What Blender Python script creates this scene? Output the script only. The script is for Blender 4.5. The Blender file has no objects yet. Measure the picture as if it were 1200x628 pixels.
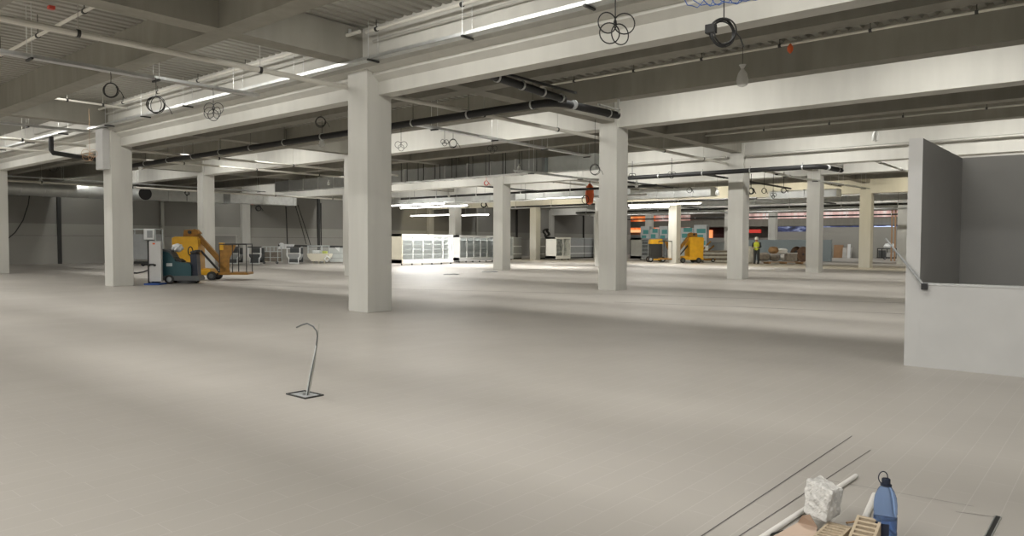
import bpy, bmesh, math, random
from mathutils import Vector, Matrix
random.seed(7)
sc = bpy.context.scene
COL = sc.collection
PI = math.pi
# ------------------------------------------------------------------ camera (solved from the column grid)
CAMZ = 1.4
FPX = 853.267
YAW, PITCH, ROLL = 0.703574, 0.0357304, 0.00404244
_F = Vector((math.cos(YAW)*math.cos(PITCH), math.sin(YAW)*math.cos(PITCH), -math.sin(PITCH)))
_R0 = Vector((math.sin(YAW), -math.cos(YAW), 0))
_U0 = _R0.cross(_F)
_R = math.cos(ROLL)*_R0 + math.sin(ROLL)*_U0
_U = -math.sin(ROLL)*_R0 + math.cos(ROLL)*_U0
cam = bpy.data.cameras.new('camera'); camo = bpy.data.objects.new('camera', cam); COL.objects.link(camo)
M = Matrix((_R, _U, -_F)).transposed().to_4x4(); M.translation = Vector((0, 0, CAMZ)); camo.matrix_world = M
cam.sensor_fit = 'HORIZONTAL'; cam.sensor_width = 36; cam.lens = FPX/1200*36; cam.clip_start = 0.05; cam.clip_end = 400
sc.camera = camo
def at(x, y, **k):
    """the point of the plane X=, Y= or Z= that the photo shows at pixel x, y"""
    d = _F + _R*((x-600)/FPX) + _U*((314-y)/FPX)
    (a, v), = k.items()
    i = 'XYZ'.index(a); o = Vector((0, 0, CAMZ))
    return o + d*((v-o[i])/d[i])

# ------------------------------------------------------------------ materials
def mat(name, col, rough=0.6, metal=0.0, noise=0.0, scale=4.0, bump=0.0, emit=None, estr=1.0, stretch=None, trans=0.0, alpha=1.0, col2=None):
    m = bpy.data.materials.new(name); m.use_nodes = True
    nt = m.node_tree; b = nt.nodes['Principled BSDF']
    b.inputs['Base Color'].default_value = (*col, 1); b.inputs['Roughness'].default_value = rough; b.inputs['Metallic'].default_value = metal
    if trans: b.inputs['Transmission Weight'].default_value = trans
    if alpha < 1: b.inputs['Alpha'].default_value = alpha
    if emit: b.inputs['Emission Color'].default_value = (*emit, 1); b.inputs['Emission Strength'].default_value = estr
    if noise or bump:
        tc = nt.nodes.new('ShaderNodeTexCoord'); mp = nt.nodes.new('ShaderNodeMapping'); n = nt.nodes.new('ShaderNodeTexNoise')
        nt.links.new(tc.outputs['Object'], mp.inputs['Vector']); nt.links.new(mp.outputs['Vector'], n.inputs['Vector'])
        if stretch: mp.inputs['Scale'].default_value = stretch
        n.inputs['Scale'].default_value = scale; n.inputs['Detail'].default_value = 5
        if noise:
            r = nt.nodes.new('ShaderNodeValToRGB'); c2 = col2 or tuple(c*(1-noise) for c in col)
            r.color_ramp.elements[0].position = .3; r.color_ramp.elements[1].position = .7
            r.color_ramp.elements[0].color = (*c2, 1); r.color_ramp.elements[1].color = (*[min(1, c*(1+noise*.4)) for c in col], 1)
            nt.links.new(n.outputs['Fac'], r.inputs['Fac']); nt.links.new(r.outputs['Color'], b.inputs['Base Color'])
        if bump:
            bp = nt.nodes.new('ShaderNodeBump'); bp.inputs['Strength'].default_value = bump; bp.inputs['Distance'].default_value = .02
            nt.links.new(n.outputs['Fac'], bp.inputs['Height']); nt.links.new(bp.outputs['Normal'], b.inputs['Normal'])
    return m

MAT = {}
MAT['concrete'] = mat('painted_concrete', (.57, .56, .515), .75, noise=.06, scale=1.6, stretch=(2.2, 2.2, .35), bump=.08)
MAT['raw_concrete'] = mat('raw_concrete', (.275, .262, .223), .85, noise=.12, scale=1.4, stretch=(2.5, 2.5, .5), bump=.1)
MAT['deck'] = mat('galvanised_deck', (.36, .35, .31), .5, metal=.25, noise=.08, scale=.8)
MAT['plaster'] = mat('painted_board', (.52, .515, .50), .6, noise=.05, scale=3)
MAT['plaster_grey'] = mat('grey_board', (.30, .295, .28), .65, noise=.05, scale=2)
MAT['galv'] = mat('galvanised_steel', (.66, .67, .66), .38, metal=.85, noise=.12, scale=6)
MAT['duct'] = mat('duct_sheet', (.62, .63, .61), .42, metal=.6, noise=.12, scale=2.5)
MAT['pipe_white'] = mat('white_pipe', (.62, .60, .54), .45)
MAT['pipe_grey'] = mat('grey_pipe', (.45, .44, .40), .5, metal=.3)
MAT['black'] = mat('black_rubber', (.018, .018, .018), .55)
MAT['blackmetal'] = mat('dark_steel', (.05, .05, .048), .5, metal=.4)
MAT['white'] = mat('white_enamel', (.80, .81, .80), .35)
MAT['offwhite'] = mat('cream_enamel', (.72, .68, .56), .45)
MAT['grey'] = mat('grey_enamel', (.36, .37, .37), .5, noise=.08)
MAT['darkgrey'] = mat('dark_grey_plastic', (.08, .085, .085), .5)
MAT['yellow'] = mat('yellow_paint', (.68, .36, .012), .45, noise=.12, scale=5)
MAT['ochre'] = mat('worn_yellow_steel', (.30, .145, .02), .55, noise=.3, scale=8)
MAT['teal'] = mat('teal_plastic', (.012, .062, .075), .4)
MAT['navy'] = mat('navy_plastic', (.007, .012, .028), .45)
MAT['blue'] = mat('blue_plastic', (.02, .08, .30), .45)
MAT['orange'] = mat('orange_plastic', (.75, .13, .03), .5)
MAT['red'] = mat('red_plastic', (.50, .06, .04), .5)
MAT['glass'] = mat('clear_glass', (.85, .92, .92), .05, alpha=.1)
MAT['bag'] = mat('plastic_film', (.85, .85, .82), .35, alpha=.6)
MAT['wood'] = mat('raw_wood', (.42, .26, .14), .7, noise=.25, scale=6, stretch=(1, 8, 8))
MAT['board'] = mat('hardboard', (.40, .24, .13), .7, noise=.1)
MAT['card'] = mat('cardboard', (.47, .36, .28), .8, noise=.08)
MAT['brick'] = mat('yellow_clay', (.43, .345, .24), .8, noise=.14, scale=40, bump=.3)
MAT['brickshade'] = mat('clay_slot_shade', (.16, .11, .06), .9)
MAT['block'] = mat('broken_concrete', (.55, .535, .505), .9, noise=.22, scale=28, bump=.9)
MAT['pvc'] = mat('white_pvc', (.72, .70, .66), .4)
MAT['skin'] = mat('skin', (.50, .30, .21), .55)
MAT['hivis'] = mat('hivis_fabric', (.55, .62, .05), .7)
MAT['cloth_dark'] = mat('dark_cloth', (.035, .04, .045), .8)
MAT['rubble'] = mat('rubble_grey', (.25, .22, .185), .9, noise=.3, scale=6, bump=.5)
MAT['paper'] = mat('white_sack', (.62, .61, .58), .7, noise=.15)
MAT['tealfilm'] = mat('teal_print', (.10, .33, .31), .6)
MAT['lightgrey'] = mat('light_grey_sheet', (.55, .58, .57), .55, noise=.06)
MAT['tube'] = mat('led_tube', (1, 1, 1), .4, emit=(1, .985, .94), estr=14)
MAT['bluegrey'] = mat('blue_grey_panel', (.30, .35, .36), .5)
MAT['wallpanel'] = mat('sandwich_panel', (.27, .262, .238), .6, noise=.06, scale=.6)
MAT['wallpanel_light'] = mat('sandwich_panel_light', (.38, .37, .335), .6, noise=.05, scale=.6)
MAT['joint'] = mat('dark_joint', (.11, .10, .095), .7)

def floor_mat():
    m = bpy.data.materials.new('floor_tiles'); m.use_nodes = True; nt = m.node_tree; b = nt.nodes['Principled BSDF']
    tc = nt.nodes.new('ShaderNodeTexCoord'); br = nt.nodes.new('ShaderNodeTexBrick')
    nt.links.new(tc.outputs['Object'], br.inputs['Vector'])
    br.inputs['Scale'].default_value = 1; br.inputs['Brick Width'].default_value = .632; br.inputs['Row Height'].default_value = .158
    br.inputs['Mortar Size'].default_value = .0022; br.inputs['Mortar Smooth'].default_value = .3; br.offset = .5
    br.inputs['Color1'].default_value = (.405, .378, .342, 1); br.inputs['Color2'].default_value = (.415, .388, .352, 1); br.inputs['Mortar'].default_value = (.48, .455, .42, 1)
    n = nt.nodes.new('ShaderNodeTexNoise'); n.inputs['Scale'].default_value = .45; n.inputs['Detail'].default_value = 6
    nt.links.new(tc.outputs['Object'], n.inputs['Vector'])
    mr = nt.nodes.new('ShaderNodeMapRange'); mr.inputs['From Min'].default_value = .3; mr.inputs['From Max'].default_value = .7; mr.inputs['To Min'].default_value = .93; mr.inputs['To Max'].default_value = 1.05
    nt.links.new(n.outputs['Fac'], mr.inputs['Value'])
    mx = nt.nodes.new('ShaderNodeMix'); mx.data_type = 'RGBA'; mx.blend_type = 'MULTIPLY'; mx.inputs[0].default_value = 1
    nt.links.new(br.outputs['Color'], mx.inputs[6]); nt.links.new(mr.outputs['Result'], mx.inputs[7]); nt.links.new(mx.outputs[2], b.inputs['Base Color'])
    n2 = nt.nodes.new('ShaderNodeTexNoise'); n2.inputs['Scale'].default_value = 1.2; nt.links.new(tc.outputs['Object'], n2.inputs['Vector'])
    m2 = nt.nodes.new('ShaderNodeMapRange'); m2.inputs['To Min'].default_value = .34; m2.inputs['To Max'].default_value = .5
    nt.links.new(n2.outputs['Fac'], m2.inputs['Value']); nt.links.new(m2.outputs['Result'], b.inputs['Roughness'])
    b.inputs['Specular IOR Level'].default_value = .35
    bp = nt.nodes.new('ShaderNodeBump'); bp.inputs['Strength'].default_value = .12; bp.inputs['Distance'].default_value = .003; bp.invert = True
    nt.links.new(br.outputs['Fac'], bp.inputs['Height']); nt.links.new(bp.outputs['Normal'], b.inputs['Normal'])
    return m
MAT['floor'] = floor_mat()

# ------------------------------------------------------------------ mesh helpers
class MB:
    """collects shapes of one material into one mesh"""
    def __init__(s): s.bm = bmesh.new()
    def box(s, c, d, bev=0.0, rot=None):
        r = bmesh.ops.create_cube(s.bm, size=1)
        vs = r['verts']
        mt = Matrix.Translation(c) @ (rot.to_4x4() if rot else Matrix.Identity(4)) @ Matrix.Diagonal((*d, 1))
        bmesh.ops.transform(s.bm, matrix=mt, verts=vs)
        if bev:
            es = list({e for v in vs for e in v.link_edges})
            bmesh.ops.bevel(s.bm, geom=es, offset=bev, segments=2, affect='EDGES', profile=.6)
        return s
    def b2(s, a, b, bev=0.0):
        a, b = Vector(a), Vector(b)
        return s.box((a+b)/2, [abs(x) for x in (b-a)], bev)
    def cyl(s, a, b, r, r2=None, seg=12, cap=True):
        a, b = Vector(a), Vector(b); d = b-a
        q = d.to_track_quat('Z', 'Y').to_matrix().to_4x4()
        bmesh.ops.create_cone(s.bm, cap_ends=cap, segments=seg, radius1=r, radius2=r if r2 is None else r2, depth=d.length, matrix=Matrix.Translation((a+b)/2) @ q)
        return s
    def tube(s, pts, r, seg=6, closed=False):
        pts = [Vector(p) for p in pts]; n = len(pts); rings = []
        up = None
        for i, p in enumerate(pts):
            if closed: t = pts[(i+1) % n]-pts[i-1]
            else: t = pts[min(i+1, n-1)]-pts[max(i-1, 0)]
            t.normalize()
            if up is None:
                up = Vector((0, 0, 1)) if abs(t.z) < .9 else Vector((1, 0, 0))
            up = (up - t*up.dot(t))
            if up.length < 1e-4: up = t.orthogonal()
            up.normalize(); sd = t.cross(up)
            rr = r[i] if isinstance(r, (list, tuple)) else r
            rings.append([s.bm.verts.new(p + (up*math.cos(2*PI*k/seg)+sd*math.sin(2*PI*k/seg))*rr) for k in range(seg)])
        for i in range(n if closed else n-1):
            A, B = rings[i], rings[(i+1) % n]
            for k in range(seg): s.bm.faces.new((A[k], A[(k+1) % seg], B[(k+1) % seg], B[k]))
        if not closed:
            s.bm.faces.new(rings[0][::-1]); s.bm.faces.new(rings[-1])
        return s
    def prism(s, prof, a, b, axis='Y'):
        """extrude a closed 2-D outline; axis Y: (x,z), axis X: (y,z), axis Z: (x,y)"""
        def P(p, t): return {'Y': (p[0], t, p[1]), 'X': (t, p[0], p[1]), 'Z': (p[0], p[1], t)}[axis]
        A = [s.bm.verts.new(P(p, a)) for p in prof]; B = [s.bm.verts.new(P(p, b)) for p in prof]
        n = len(prof)
        s.bm.faces.new(A); s.bm.faces.new(B[::-1])
        for i in range(n): s.bm.faces.new((A[i], B[i], B[(i+1) % n], A[(i+1) % n]))
        bmesh.ops.recalc_face_normals(s.bm, faces=s.bm.faces[:])
        return s
    def lathe(s, prof, c=(0, 0, 0), seg=20):
        c = Vector(c); rings = []
        for r, z in prof:
            rings.append([s.bm.verts.new(c+Vector((max(r, 1e-4)*math.cos(2*PI*k/seg), max(r, 1e-4)*math.sin(2*PI*k/seg), z))) for k in range(seg)])
        for A, B in zip(rings, rings[1:]):
            for k in range(seg): s.bm.faces.new((A[k], A[(k+1) % seg], B[(k+1) % seg], B[k]))
        s.bm.faces.new(rings[0][::-1]); s.bm.faces.new(rings[-1])
        return s
    def quad(s, *ps):
        s.bm.faces.new([s.bm.verts.new(p) for p in ps]); return s
    def build(s, name, m, parent=None, smooth=False, loc=None):
        me = bpy.data.meshes.new(name); bmesh.ops.recalc_face_normals(s.bm, faces=s.bm.faces[:]); s.bm.to_mesh(me); s.bm.free()
        me.materials.append(MAT[m] if isinstance(m, str) else m)
        if smooth:
            for p in me.polygons: p.use_smooth = True
            try: me.set_sharp_from_angle(angle=math.radians(35))
            except Exception: pass
        o = bpy.data.objects.new(name, me); COL.objects.link(o)
        if parent: o.parent = parent
        if loc: o.location = loc
        return o
def tag(o, label, cat, group=None, kind=None):
    o['label'] = label; o['category'] = cat
    if group: o['group'] = group
    if kind: o['kind'] = kind
    return o
def thing(name, label, cat, loc=(0, 0, 0), rz=0.0, group=None):
    o = bpy.data.objects.new(name, None); o.empty_display_size = .2; COL.objects.link(o)
    o.location = loc; o.rotation_euler = (0, 0, rz)
    return tag(o, label, cat, group)
def struct(o, label=None, cat=None):
    o['kind'] = 'structure'
    if label: o['label'] = label; o['category'] = cat
    return o
def copy_tree(o, parent=None):
    c = o.copy(); COL.objects.link(c)
    if parent: c.parent = parent
    for ch in list(o.children): copy_tree(ch, c)
    return c

def area(name, loc, size, power, col=(1, .985, .945), rot=(0, 0, 0), spread=PI):
    l = bpy.data.lights.new(name, 'AREA'); l.shape = 'RECTANGLE'; l.size, l.size_y = size; l.energy = power; l.color = col; l.spread = spread
    o = bpy.data.objects.new(name, l); COL.objects.link(o); o.location = loc; o.rotation_euler = rot
    return o
# ------------------------------------------------------------------ the setting
U0c, W0c, SU, SW, HW = 9.309, 11.639, 9.0, 12.202, .304
DECK = 5.5
fl = MB().b2((-12, -25, -.2), (110, 75, 0)); struct(fl.build('floor', 'floor'), 'beige grey tiled floor of the empty hall', 'floor')
# corrugated steel deck, ribs running along X
prof = []
y = -25.0
while y < 48.3:
    prof += [(y, DECK), (y+.13, DECK), (y+.16, DECK+.06), (y+.22, DECK+.06), (y+.25, DECK)]
    y += .25
d = MB(); P = prof
va = [d.bm.verts.new((-12, p[0], p[1])) for p in P]; vb = [d.bm.verts.new((110, p[0], p[1])) for p in P]
for i in range(len(P)-1):
    if abs(P[i][0]-P[i+1][0]) > 1e-6: d.bm.faces.new((va[i], vb[i], vb[i+1], va[i+1]))
cei = struct(d.build('ceiling', 'deck'), 'ribbed steel deck ceiling above the concrete beams', 'ceiling')
MB().b2((-12, -25, DECK+.07), (110, 48.3, DECK+.3)).build('ceiling_slab', 'raw_concrete')['kind'] = 'structure'

# main beams along Y
def wbeam(name, prof, label, y0=-25, y1=48.24, m='concrete'):
    o = MB().prism(prof, y0, y1).build(name, m); struct(o, label, 'beam'); return o
A = U0c
stepped = lambda u, z: [(u-.02, z), (u-.02, z+.25), (u-.16, z+.345), (u-.16, z+.40), (u-.31, z+.457), (u-.34, z+.465), (u-.34, DECK+.065), (u+.30, DECK+.065), (u+.30, z)]
plain = lambda u, z, a=.235, b=.3: [(u-a, z), (u-a, DECK+.065), (u+b, DECK+.065), (u+b, z)]
wbeam('beam', stepped(A, 4.28), 'stepped concrete main beam carried by the nearest pale column')
wbeam('beam', plain(A+SU, 4.72), 'deep plain concrete beam above the second column of the nearest row')
wbeam('beam', plain(A+2*SU, 4.24, .24, .3), 'low plain concrete beam above the third column of the nearest row')
wbeam('beam', plain(A+3*SU, 4.66), 'plain concrete beam above the fourth column of the nearest row')
wbeam('beam', plain(A+4*SU, 4.27, .3, .3), 'cream concrete beam closing the far end of the tiled hall')
wbeam('beam', plain(A+5*SU, 4.62), 'far concrete beam one bay past the cream end beam')
wbeam('beam', plain(A+6*SU, 4.3), 'farthest concrete beam over the unfinished shop area')
wbeam('beam', plain(A-SU, 4.72), 'concrete beam over the spot beside the camera')
# secondary beams, two in each bay
ords = ['first', 'second', 'third', 'fourth', 'fifth', 'sixth', 'seventh', 'eighth', 'ninth', 'tenth', 'eleventh', 'twelfth']
n = 0
for k in range(-1, 6):
    for j in (1, 2):
        uc = A + k*SU + j*3.0 - .06
        o = MB().b2((uc-.2, -25, 4.86), (uc+.21, 48.24, DECK+.065)).build('secondary_beam', 'raw_concrete')
        where = 'bay before the nearest column' if k < 0 else ords[k]+' bay past the nearest column'
        struct(o, ('nearer' if j == 1 else 'farther')+' shallow grey concrete rib beam in the '+where, 'beam')
# beams along X over every column row
for b, nm in zip((-2, -1, 0, 1, 2, 3), ('two rows nearer than', 'one row nearer than', 'over', 'one row behind', 'two rows behind', 'at the wall three rows behind')):
    wc = W0c + b*SW
    o = MB().b2((-12, wc-.215, 4.862), (80, wc+.215, DECK)).build('cross_beam', 'raw_concrete')
    struct(o, 'shallow concrete cross beam '+nm+' the nearest column row', 'beam')
# columns
CL = {(0, 0): 'nearest and widest square pale concrete column in the hall',
 (1, 0): 'second column of the nearest row, below the black pipe bend', (2, 0): 'third column of the nearest row, in front of the yellow lifts',
 (3, 0): 'fourth column of the nearest row, beside the wooden cable reel', (4, 0): 'fifth column of the nearest row, beside the leaning brown board',
 (5, 0): 'sixth column of the nearest row, just showing beside the grey booth wall',
 (0, 1): 'pale column with a boxed corner at its head, beside the teal floor scrubber', (2, 1): 'column in front of the second open glass chiller',
 (3, 1): 'sunlit pale column edge showing beside the second column of the nearest row', (4, 1): 'column standing behind the yellow mast lifts',
 (5, 1): 'grey column mostly hidden by the third column of the nearest row', (6, 1): 'far column by the hi-vis worker',
 (0, 2): 'column cut by the frame edge at the far end of the bare wall', (1, 2): 'column standing behind the yellow boom lift',
 (3, 2): 'column rising behind the two white glass chillers', (4, 2): 'slim far column beside the grey shelving panels',
 (6, 2): 'far grey column in front of the orange lit shop', (1, 3): 'wall column hidden behind the boxed-head column', (2, 3): 'wall column with a red ring hung near its head',
 (3, 3): 'wall column behind the nearest column', (4, 3): 'wall column above the first white glass chiller', (5, 3): 'wall column behind the second chiller', (6, 3): 'last wall column before the orange shop', (0, 3): 'wall column by the frame edge', (5, 2): 'far column behind the second column of the nearest row', (6, 0): 'far column hidden by the grey booth'}
CL[(3, 1)] = 'bright column edge showing beside the second column of the nearest row'
for (a, b), lb in CL.items():
    if (a, b) in ((0, 3), (1, 3), (3, 3), (6, 0), (1, 1), (2, 2), (5, 3)): continue
    c = MB().b2((-HW, -HW, 0), (HW, HW, DECK), .012).build('column', 'concrete')
    c.location = (U0c+a*SU, W0c+b*SW, 0); tag(c, lb, 'column', 'square concrete columns of the hall', 'structure')
# hidden ones of the grid still shade the floor: one row nearer than the camera view
for a, b in ((1, 1), (2, 2)):
    c = MB().b2((-HW, -HW, 0), (HW, HW, DECK), .012).build('column', 'concrete')
    c.location = (U0c+a*SU, W0c+b*SW, 0); tag(c, 'column hidden behind the nearest pale column', 'column', 'square concrete columns of the hall', 'structure')
# the box on the head of the second column (photo: left edge column)
bx = MB().b2((-HW-.20, -HW+.10, 3.55), (-HW+.002, HW+.02, 4.78), .01).build('column_box', 'plaster', loc=(U0c, W0c+SW, 0))
tag(bx, 'white boxed casing fixed to the head of the column by the floor scrubber', 'casing')

# wall along the far side (Y = 48.24)
WY = 48.24
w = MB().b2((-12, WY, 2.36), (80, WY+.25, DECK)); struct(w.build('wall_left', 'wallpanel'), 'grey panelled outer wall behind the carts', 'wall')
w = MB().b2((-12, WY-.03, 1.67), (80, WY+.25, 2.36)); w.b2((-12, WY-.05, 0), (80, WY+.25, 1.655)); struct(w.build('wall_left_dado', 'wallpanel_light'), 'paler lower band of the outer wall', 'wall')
for i, u in enumerate((9.5, 15.5, 21.5, 33.5, 39.5, 48, 51.5, 57.5, 63.4, 69.5)):
    struct(MB().b2((u-.1, WY-.14, 0), (u+.1, WY-.03, 4.7)).build('trim_%d' % (i+1), 'blackmetal' if i % 2 else 'pipe_grey'), 'upright steel post on the outer wall', 'wall post')
o = MB().b2((24.6, WY-.1, 0), (26.6, WY-.05, 1.75)); struct(o.build('door_1', 'wallpanel'), 'closed flush door in the outer wall behind the boom lift', 'door')
o = MB().b2((24.5, WY-.115, 1.75), (26.7, WY-.05, 1.83)); o.b2((24.5, WY-.115, 0), (24.6, WY-.05, 1.75)); o.b2((26.6, WY-.115, 0), (26.7, WY-.05, 1.75)); struct(o.build('door_1_frame', 'pipe_grey'))
o = MB().b2((36.8, WY-.1, .3), (38.6, WY-.05, 1.8)); struct(o.build('window_1', 'pipe_grey'), 'blocked hatch in the outer wall beside the nearest column', 'hatch')

# grey booth on the right
bx0, bw = 9.288, 1.95
struct(MB().b2((bx0, bw-.14, 0), (11.92, bw, 2.59), .004).build('wall_booth_side', 'plaster_grey'), 'side wall of the grey plasterboard booth', 'wall')
struct(MB().b2((bx0-.012, bw-.142, 0), (bx0, bw+.002, 2.592)).build('trim_27', 'plaster'), 'white end face of the booth side wall', 'trim')  # thin plate gives the wall end a paler colour than its side
struct(MB().b2((11.80, -6, 0), (11.92, bw-.14, 2.59)).build('wall_booth_back', 'plaster_grey'), 'back wall inside the grey plasterboard booth', 'wall')
struct(MB().b2((bx0-.012, -6, 0), (bx0+.125, bw-.142, .93), .0015).build('wall_booth_front', 'plaster'), 'low white front wall of the booth', 'wall')
struct(MB().b2((bx0-.016, -6, .93), (bx0+.13, bw-.14, .957), .003).build('trim_20', 'galv'), 'metal capping on the low booth wall', 'capping')
# dark joint running over the floor, and the two near joints
def strip(pts, wd, name, label):
    m = MB(); P = [Vector(p) for p in pts]
    for a, b in zip(P, P[1:]):
        t = (b-a).normalized(); s_ = Vector((-t.y, t.x, 0))*wd/2; z = Vector((0, 0, .002))
        m.quad(a-s_+z, b-s_+z, b+s_+z, a+s_+z)
    return struct(m.build(name, 'joint'), label, 'floor joint')
strip([at(x, y, Z=0) for x, y in ((215, 331.5), (300, 334), (408, 338), (462, 338.5), (700, 344.5), (1060, 355))], .055, 'trim_21', 'long dark joint crossing the floor behind the nearest column')
strip([at(x, y, Z=0) for x, y in ((720, 354), (900, 361), (1061, 368))], .05, 'trim_22', 'second dark floor joint ending at the booth')
strip([(3.0, 1.525, 0), (5.6, 1.505, 0)], .007, 'trim_23', 'thin dark saw cut in the tiles beside the broken block')
strip([(3.0, 1.40, 0), (5.3, 1.305, 0)], .006, 'trim_24', 'thin dark saw cut in the tiles running under the broken block')
strip([(4.45, 1.35, 0), (4.52, .6, 0)], .003, 'trim_25', 'fine crack across the tiles behind the bottle')
# ------------------------------------------------------------------ services under the ceiling
def ptube(name, pts, r, m, label, cat='pipe', seg=8, group=None):
    return tag(MB().tube(pts, r, seg).build(name, m, smooth=True), label, cat, group)
def pipe_x(name, w, z, u0, u1, r, m, label, step=3.0, hang=True, clampm='blackmetal'):
    t = thing(name, label, 'pipe', (u0, w, z))
    b = MB().cyl((0, 0, 0), (u1-u0, 0, 0), r, seg=10).build('pipe_run', m, t, smooth=True)
    if hang:
        x = step*.4
        while x < u1-u0:
            h = MB().cyl((x, 0, r), (x, 0, DECK-z-.02), .006, seg=6); h.build('hanger_rod', 'pipe_grey', t)
            MB().cyl((x-.025, 0, 0), (x+.025, 0, 0), r+.012, seg=10).build('pipe_clamp', clampm, t)
            x += step
    return t
def pipe_y(name, u, z, w0, w1, r, m, label, step=2.5, hang=True, clampm='blackmetal', top=None):
    t = thing(name, label, 'pipe', (u, w0, z))
    MB().cyl((0, 0, 0), (0, w1-w0, 0), r, seg=10).build('pipe_run', m, t, smooth=True)
    if hang:
        y = step*.5
        while y < w1-w0:
            MB().cyl((0, y, r), (0, y, (top or DECK)-z-.02), .007, seg=6).build('hanger_rod', 'blackmetal', t)
            MB().cyl((0, y-.025, 0), (0, y+.025, 0), r+.014, seg=10).build('pipe_clamp', clampm, t)
            y += step
    return t
# pale pipe along the nearest column row, passing just behind the columns
pipe_x('water_pipe', 12.12, 4.50, -3, 42, .05, 'pipe_white', 'long pale water pipe passing just behind the nearest column', 3.0)
pipe_x('water_pipe', 26.3, 4.50, 3, 22.7, .045, 'pipe_white', 'long pale water pipe passing just behind the box headed column', 3.2)
pipe_x('water_pipe', 29.1, 4.50, 3, 22.5, .04, 'pipe_white', 'slim pale pipe crossing ahead of the bare outer wall', 3.2)
pipe_x('sprinkler_pipe', 22.1, 5.2, 7.0, 8.9, .03, 'pipe_white', 'short white pipe end above the box headed column', .9)
pipe_x('sprinkler_pipe', 38.2, 4.05, 6, 40, .05, 'pipe_white', 'far pale pipe in front of the silver ducts', 4)
pipe_y('sprinkler_pipe', 4.6, 5.1, 11.9, 26, .03, 'pipe_white', 'thin white sprinkler line under the ribbed deck, crossing the pale pipe', 2.2)
pipe_y('sprinkler_pipe', 8.72, 5.31, 3, 11.0, .03, 'pipe_white', 'white sprinkler line high on the stepped beam, ending beside the nearest column', 2.2)
pipe_y('sprinkler_pipe', 8.72, 5.31, 12.0, 24, .03, 'pipe_white', 'white sprinkler line high on the stepped beam, behind the nearest column', 2.2)
pipe_y('conduit_pipe', 8.93, 5.19, -3, 11.05, .03, 'pipe_grey', 'dark conduit fixed along the stepped beam in front of the nearest column', 2, hang=False)
pipe_y('conduit_pipe', 8.93, 5.19, 11.9, 30, .03, 'pipe_grey', 'dark conduit fixed along the stepped beam behind the nearest column', 2, hang=False)
# crossover end of the sprinkler line with its valve
t = thing('valve_stub', 'short pipe stub with black cap and valve beside the head of the nearest column', 'valve', tuple(at(408, 41, X=8.6)))
MB().cyl((0, .35, 0), (0, -.35, 0), .035, seg=10).build('pipe_run', 'pipe_white', t, True)
MB().cyl((0, .35, 0), (0, .42, 0), .06, seg=12).build('cap', 'black', t, True)
MB().cyl((0, .05, 0), (0, .18, 0), .055, seg=12).build('coupling', 'galv', t, True)
MB().cyl((.0, -.05, .0), (0, -.05, .1), .03, seg=10).build('valve', 'galv', t, True)
pipe_y('sprinkler_pipe', 14.0, 5.16, -2, 11.0, .022, 'pipe_white', 'thin sprinkler line between the second column and the stepped beam', 1.6)
pipe_y('sprinkler_pipe', 26.9, 4.705, 12.0, 20.5, .05, 'pipe_grey', 'grey pipe along the low plain beam, behind the third column', 2.6, hang=False)
pipe_y('sprinkler_pipe', 26.9, 4.705, -2, 11.2, .05, 'pipe_grey', 'grey pipe along the low plain beam, nearer than the third column', 2.6, hang=False)
pipe_y('sprinkler_pipe', 23.0, 5.0, -2, 11, .025, 'pipe_grey', 'thin dark sprinkler line two bays past the nearest column', 2)

# black drain pipe: under the rib beam, bending towards the second column
def black_pipe(u, z, w0, w1, du, label, zz):
    t = thing('drain_pipe', label, 'pipe', (u, w1, z))
    MB().tube([(0, w0-w1, 0), (0, .5, 0), (.02, .25, 0), (.12, .08, 0), (.35, -.02, 0), (du, -.12, 0)], .085, 12).build('pipe_run', 'black', t, True)
    y = .6
    while y < w0-w1:
        MB().cyl((0, y-.02, 0), (0, y+.02, 0), .1, seg=14).build('pipe_clamp', 'galv', t, True)
        MB().cyl((0, y, .09), (0, y, zz), .006, seg=6).build('hanger_rod', 'blackmetal', t)
        y += 1.9
    for x in (.55, du-.35):
        MB().cyl((x-.02, -.09, 0), (x+.02, -.09, 0), .1, seg=14).build('pipe_clamp', 'galv', t, True)
    MB().b2((du-.08, -.2, .0), (du-.04, -.16, .35)).b2((du-.9, -.2, .10), (du, -.16, .13)).build('end_bracket', 'galv', t)
    return t
black_pipe(12.27, 4.34, 30.0, 9.25, 2.25, 'long black drain pipe under a rib beam, bent towards the second column', .46)
black_pipe(26.35, 4.08, 16.0, 8.3, 2.0, 'far black drain pipe under the low beam, bent past the third column', .16)
t = thing('drain_pipe', 'short black branch pipe from the stepped beam to the long black drain', 'pipe', (9.62, 8.8, 4.39))
MB().tube([(0, 0, .12), (0, 0, .05), (.06, 0, .0), (.2, .02, -.01), (2.75, .28, -.02)], .075, 12).build('pipe_run', 'black', t, True)
for x in (.35, 1.15, 1.9, 2.6): MB().cyl((x-.02, x*.1, -.01), (x+.02, x*.1, -.01), .092, seg=14).build('pipe_clamp', 'galv', t, True)
MB().b2((.3, .07, .1), (2.9, .12, .14)).build('support_rail', 'blackmetal', t)

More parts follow.
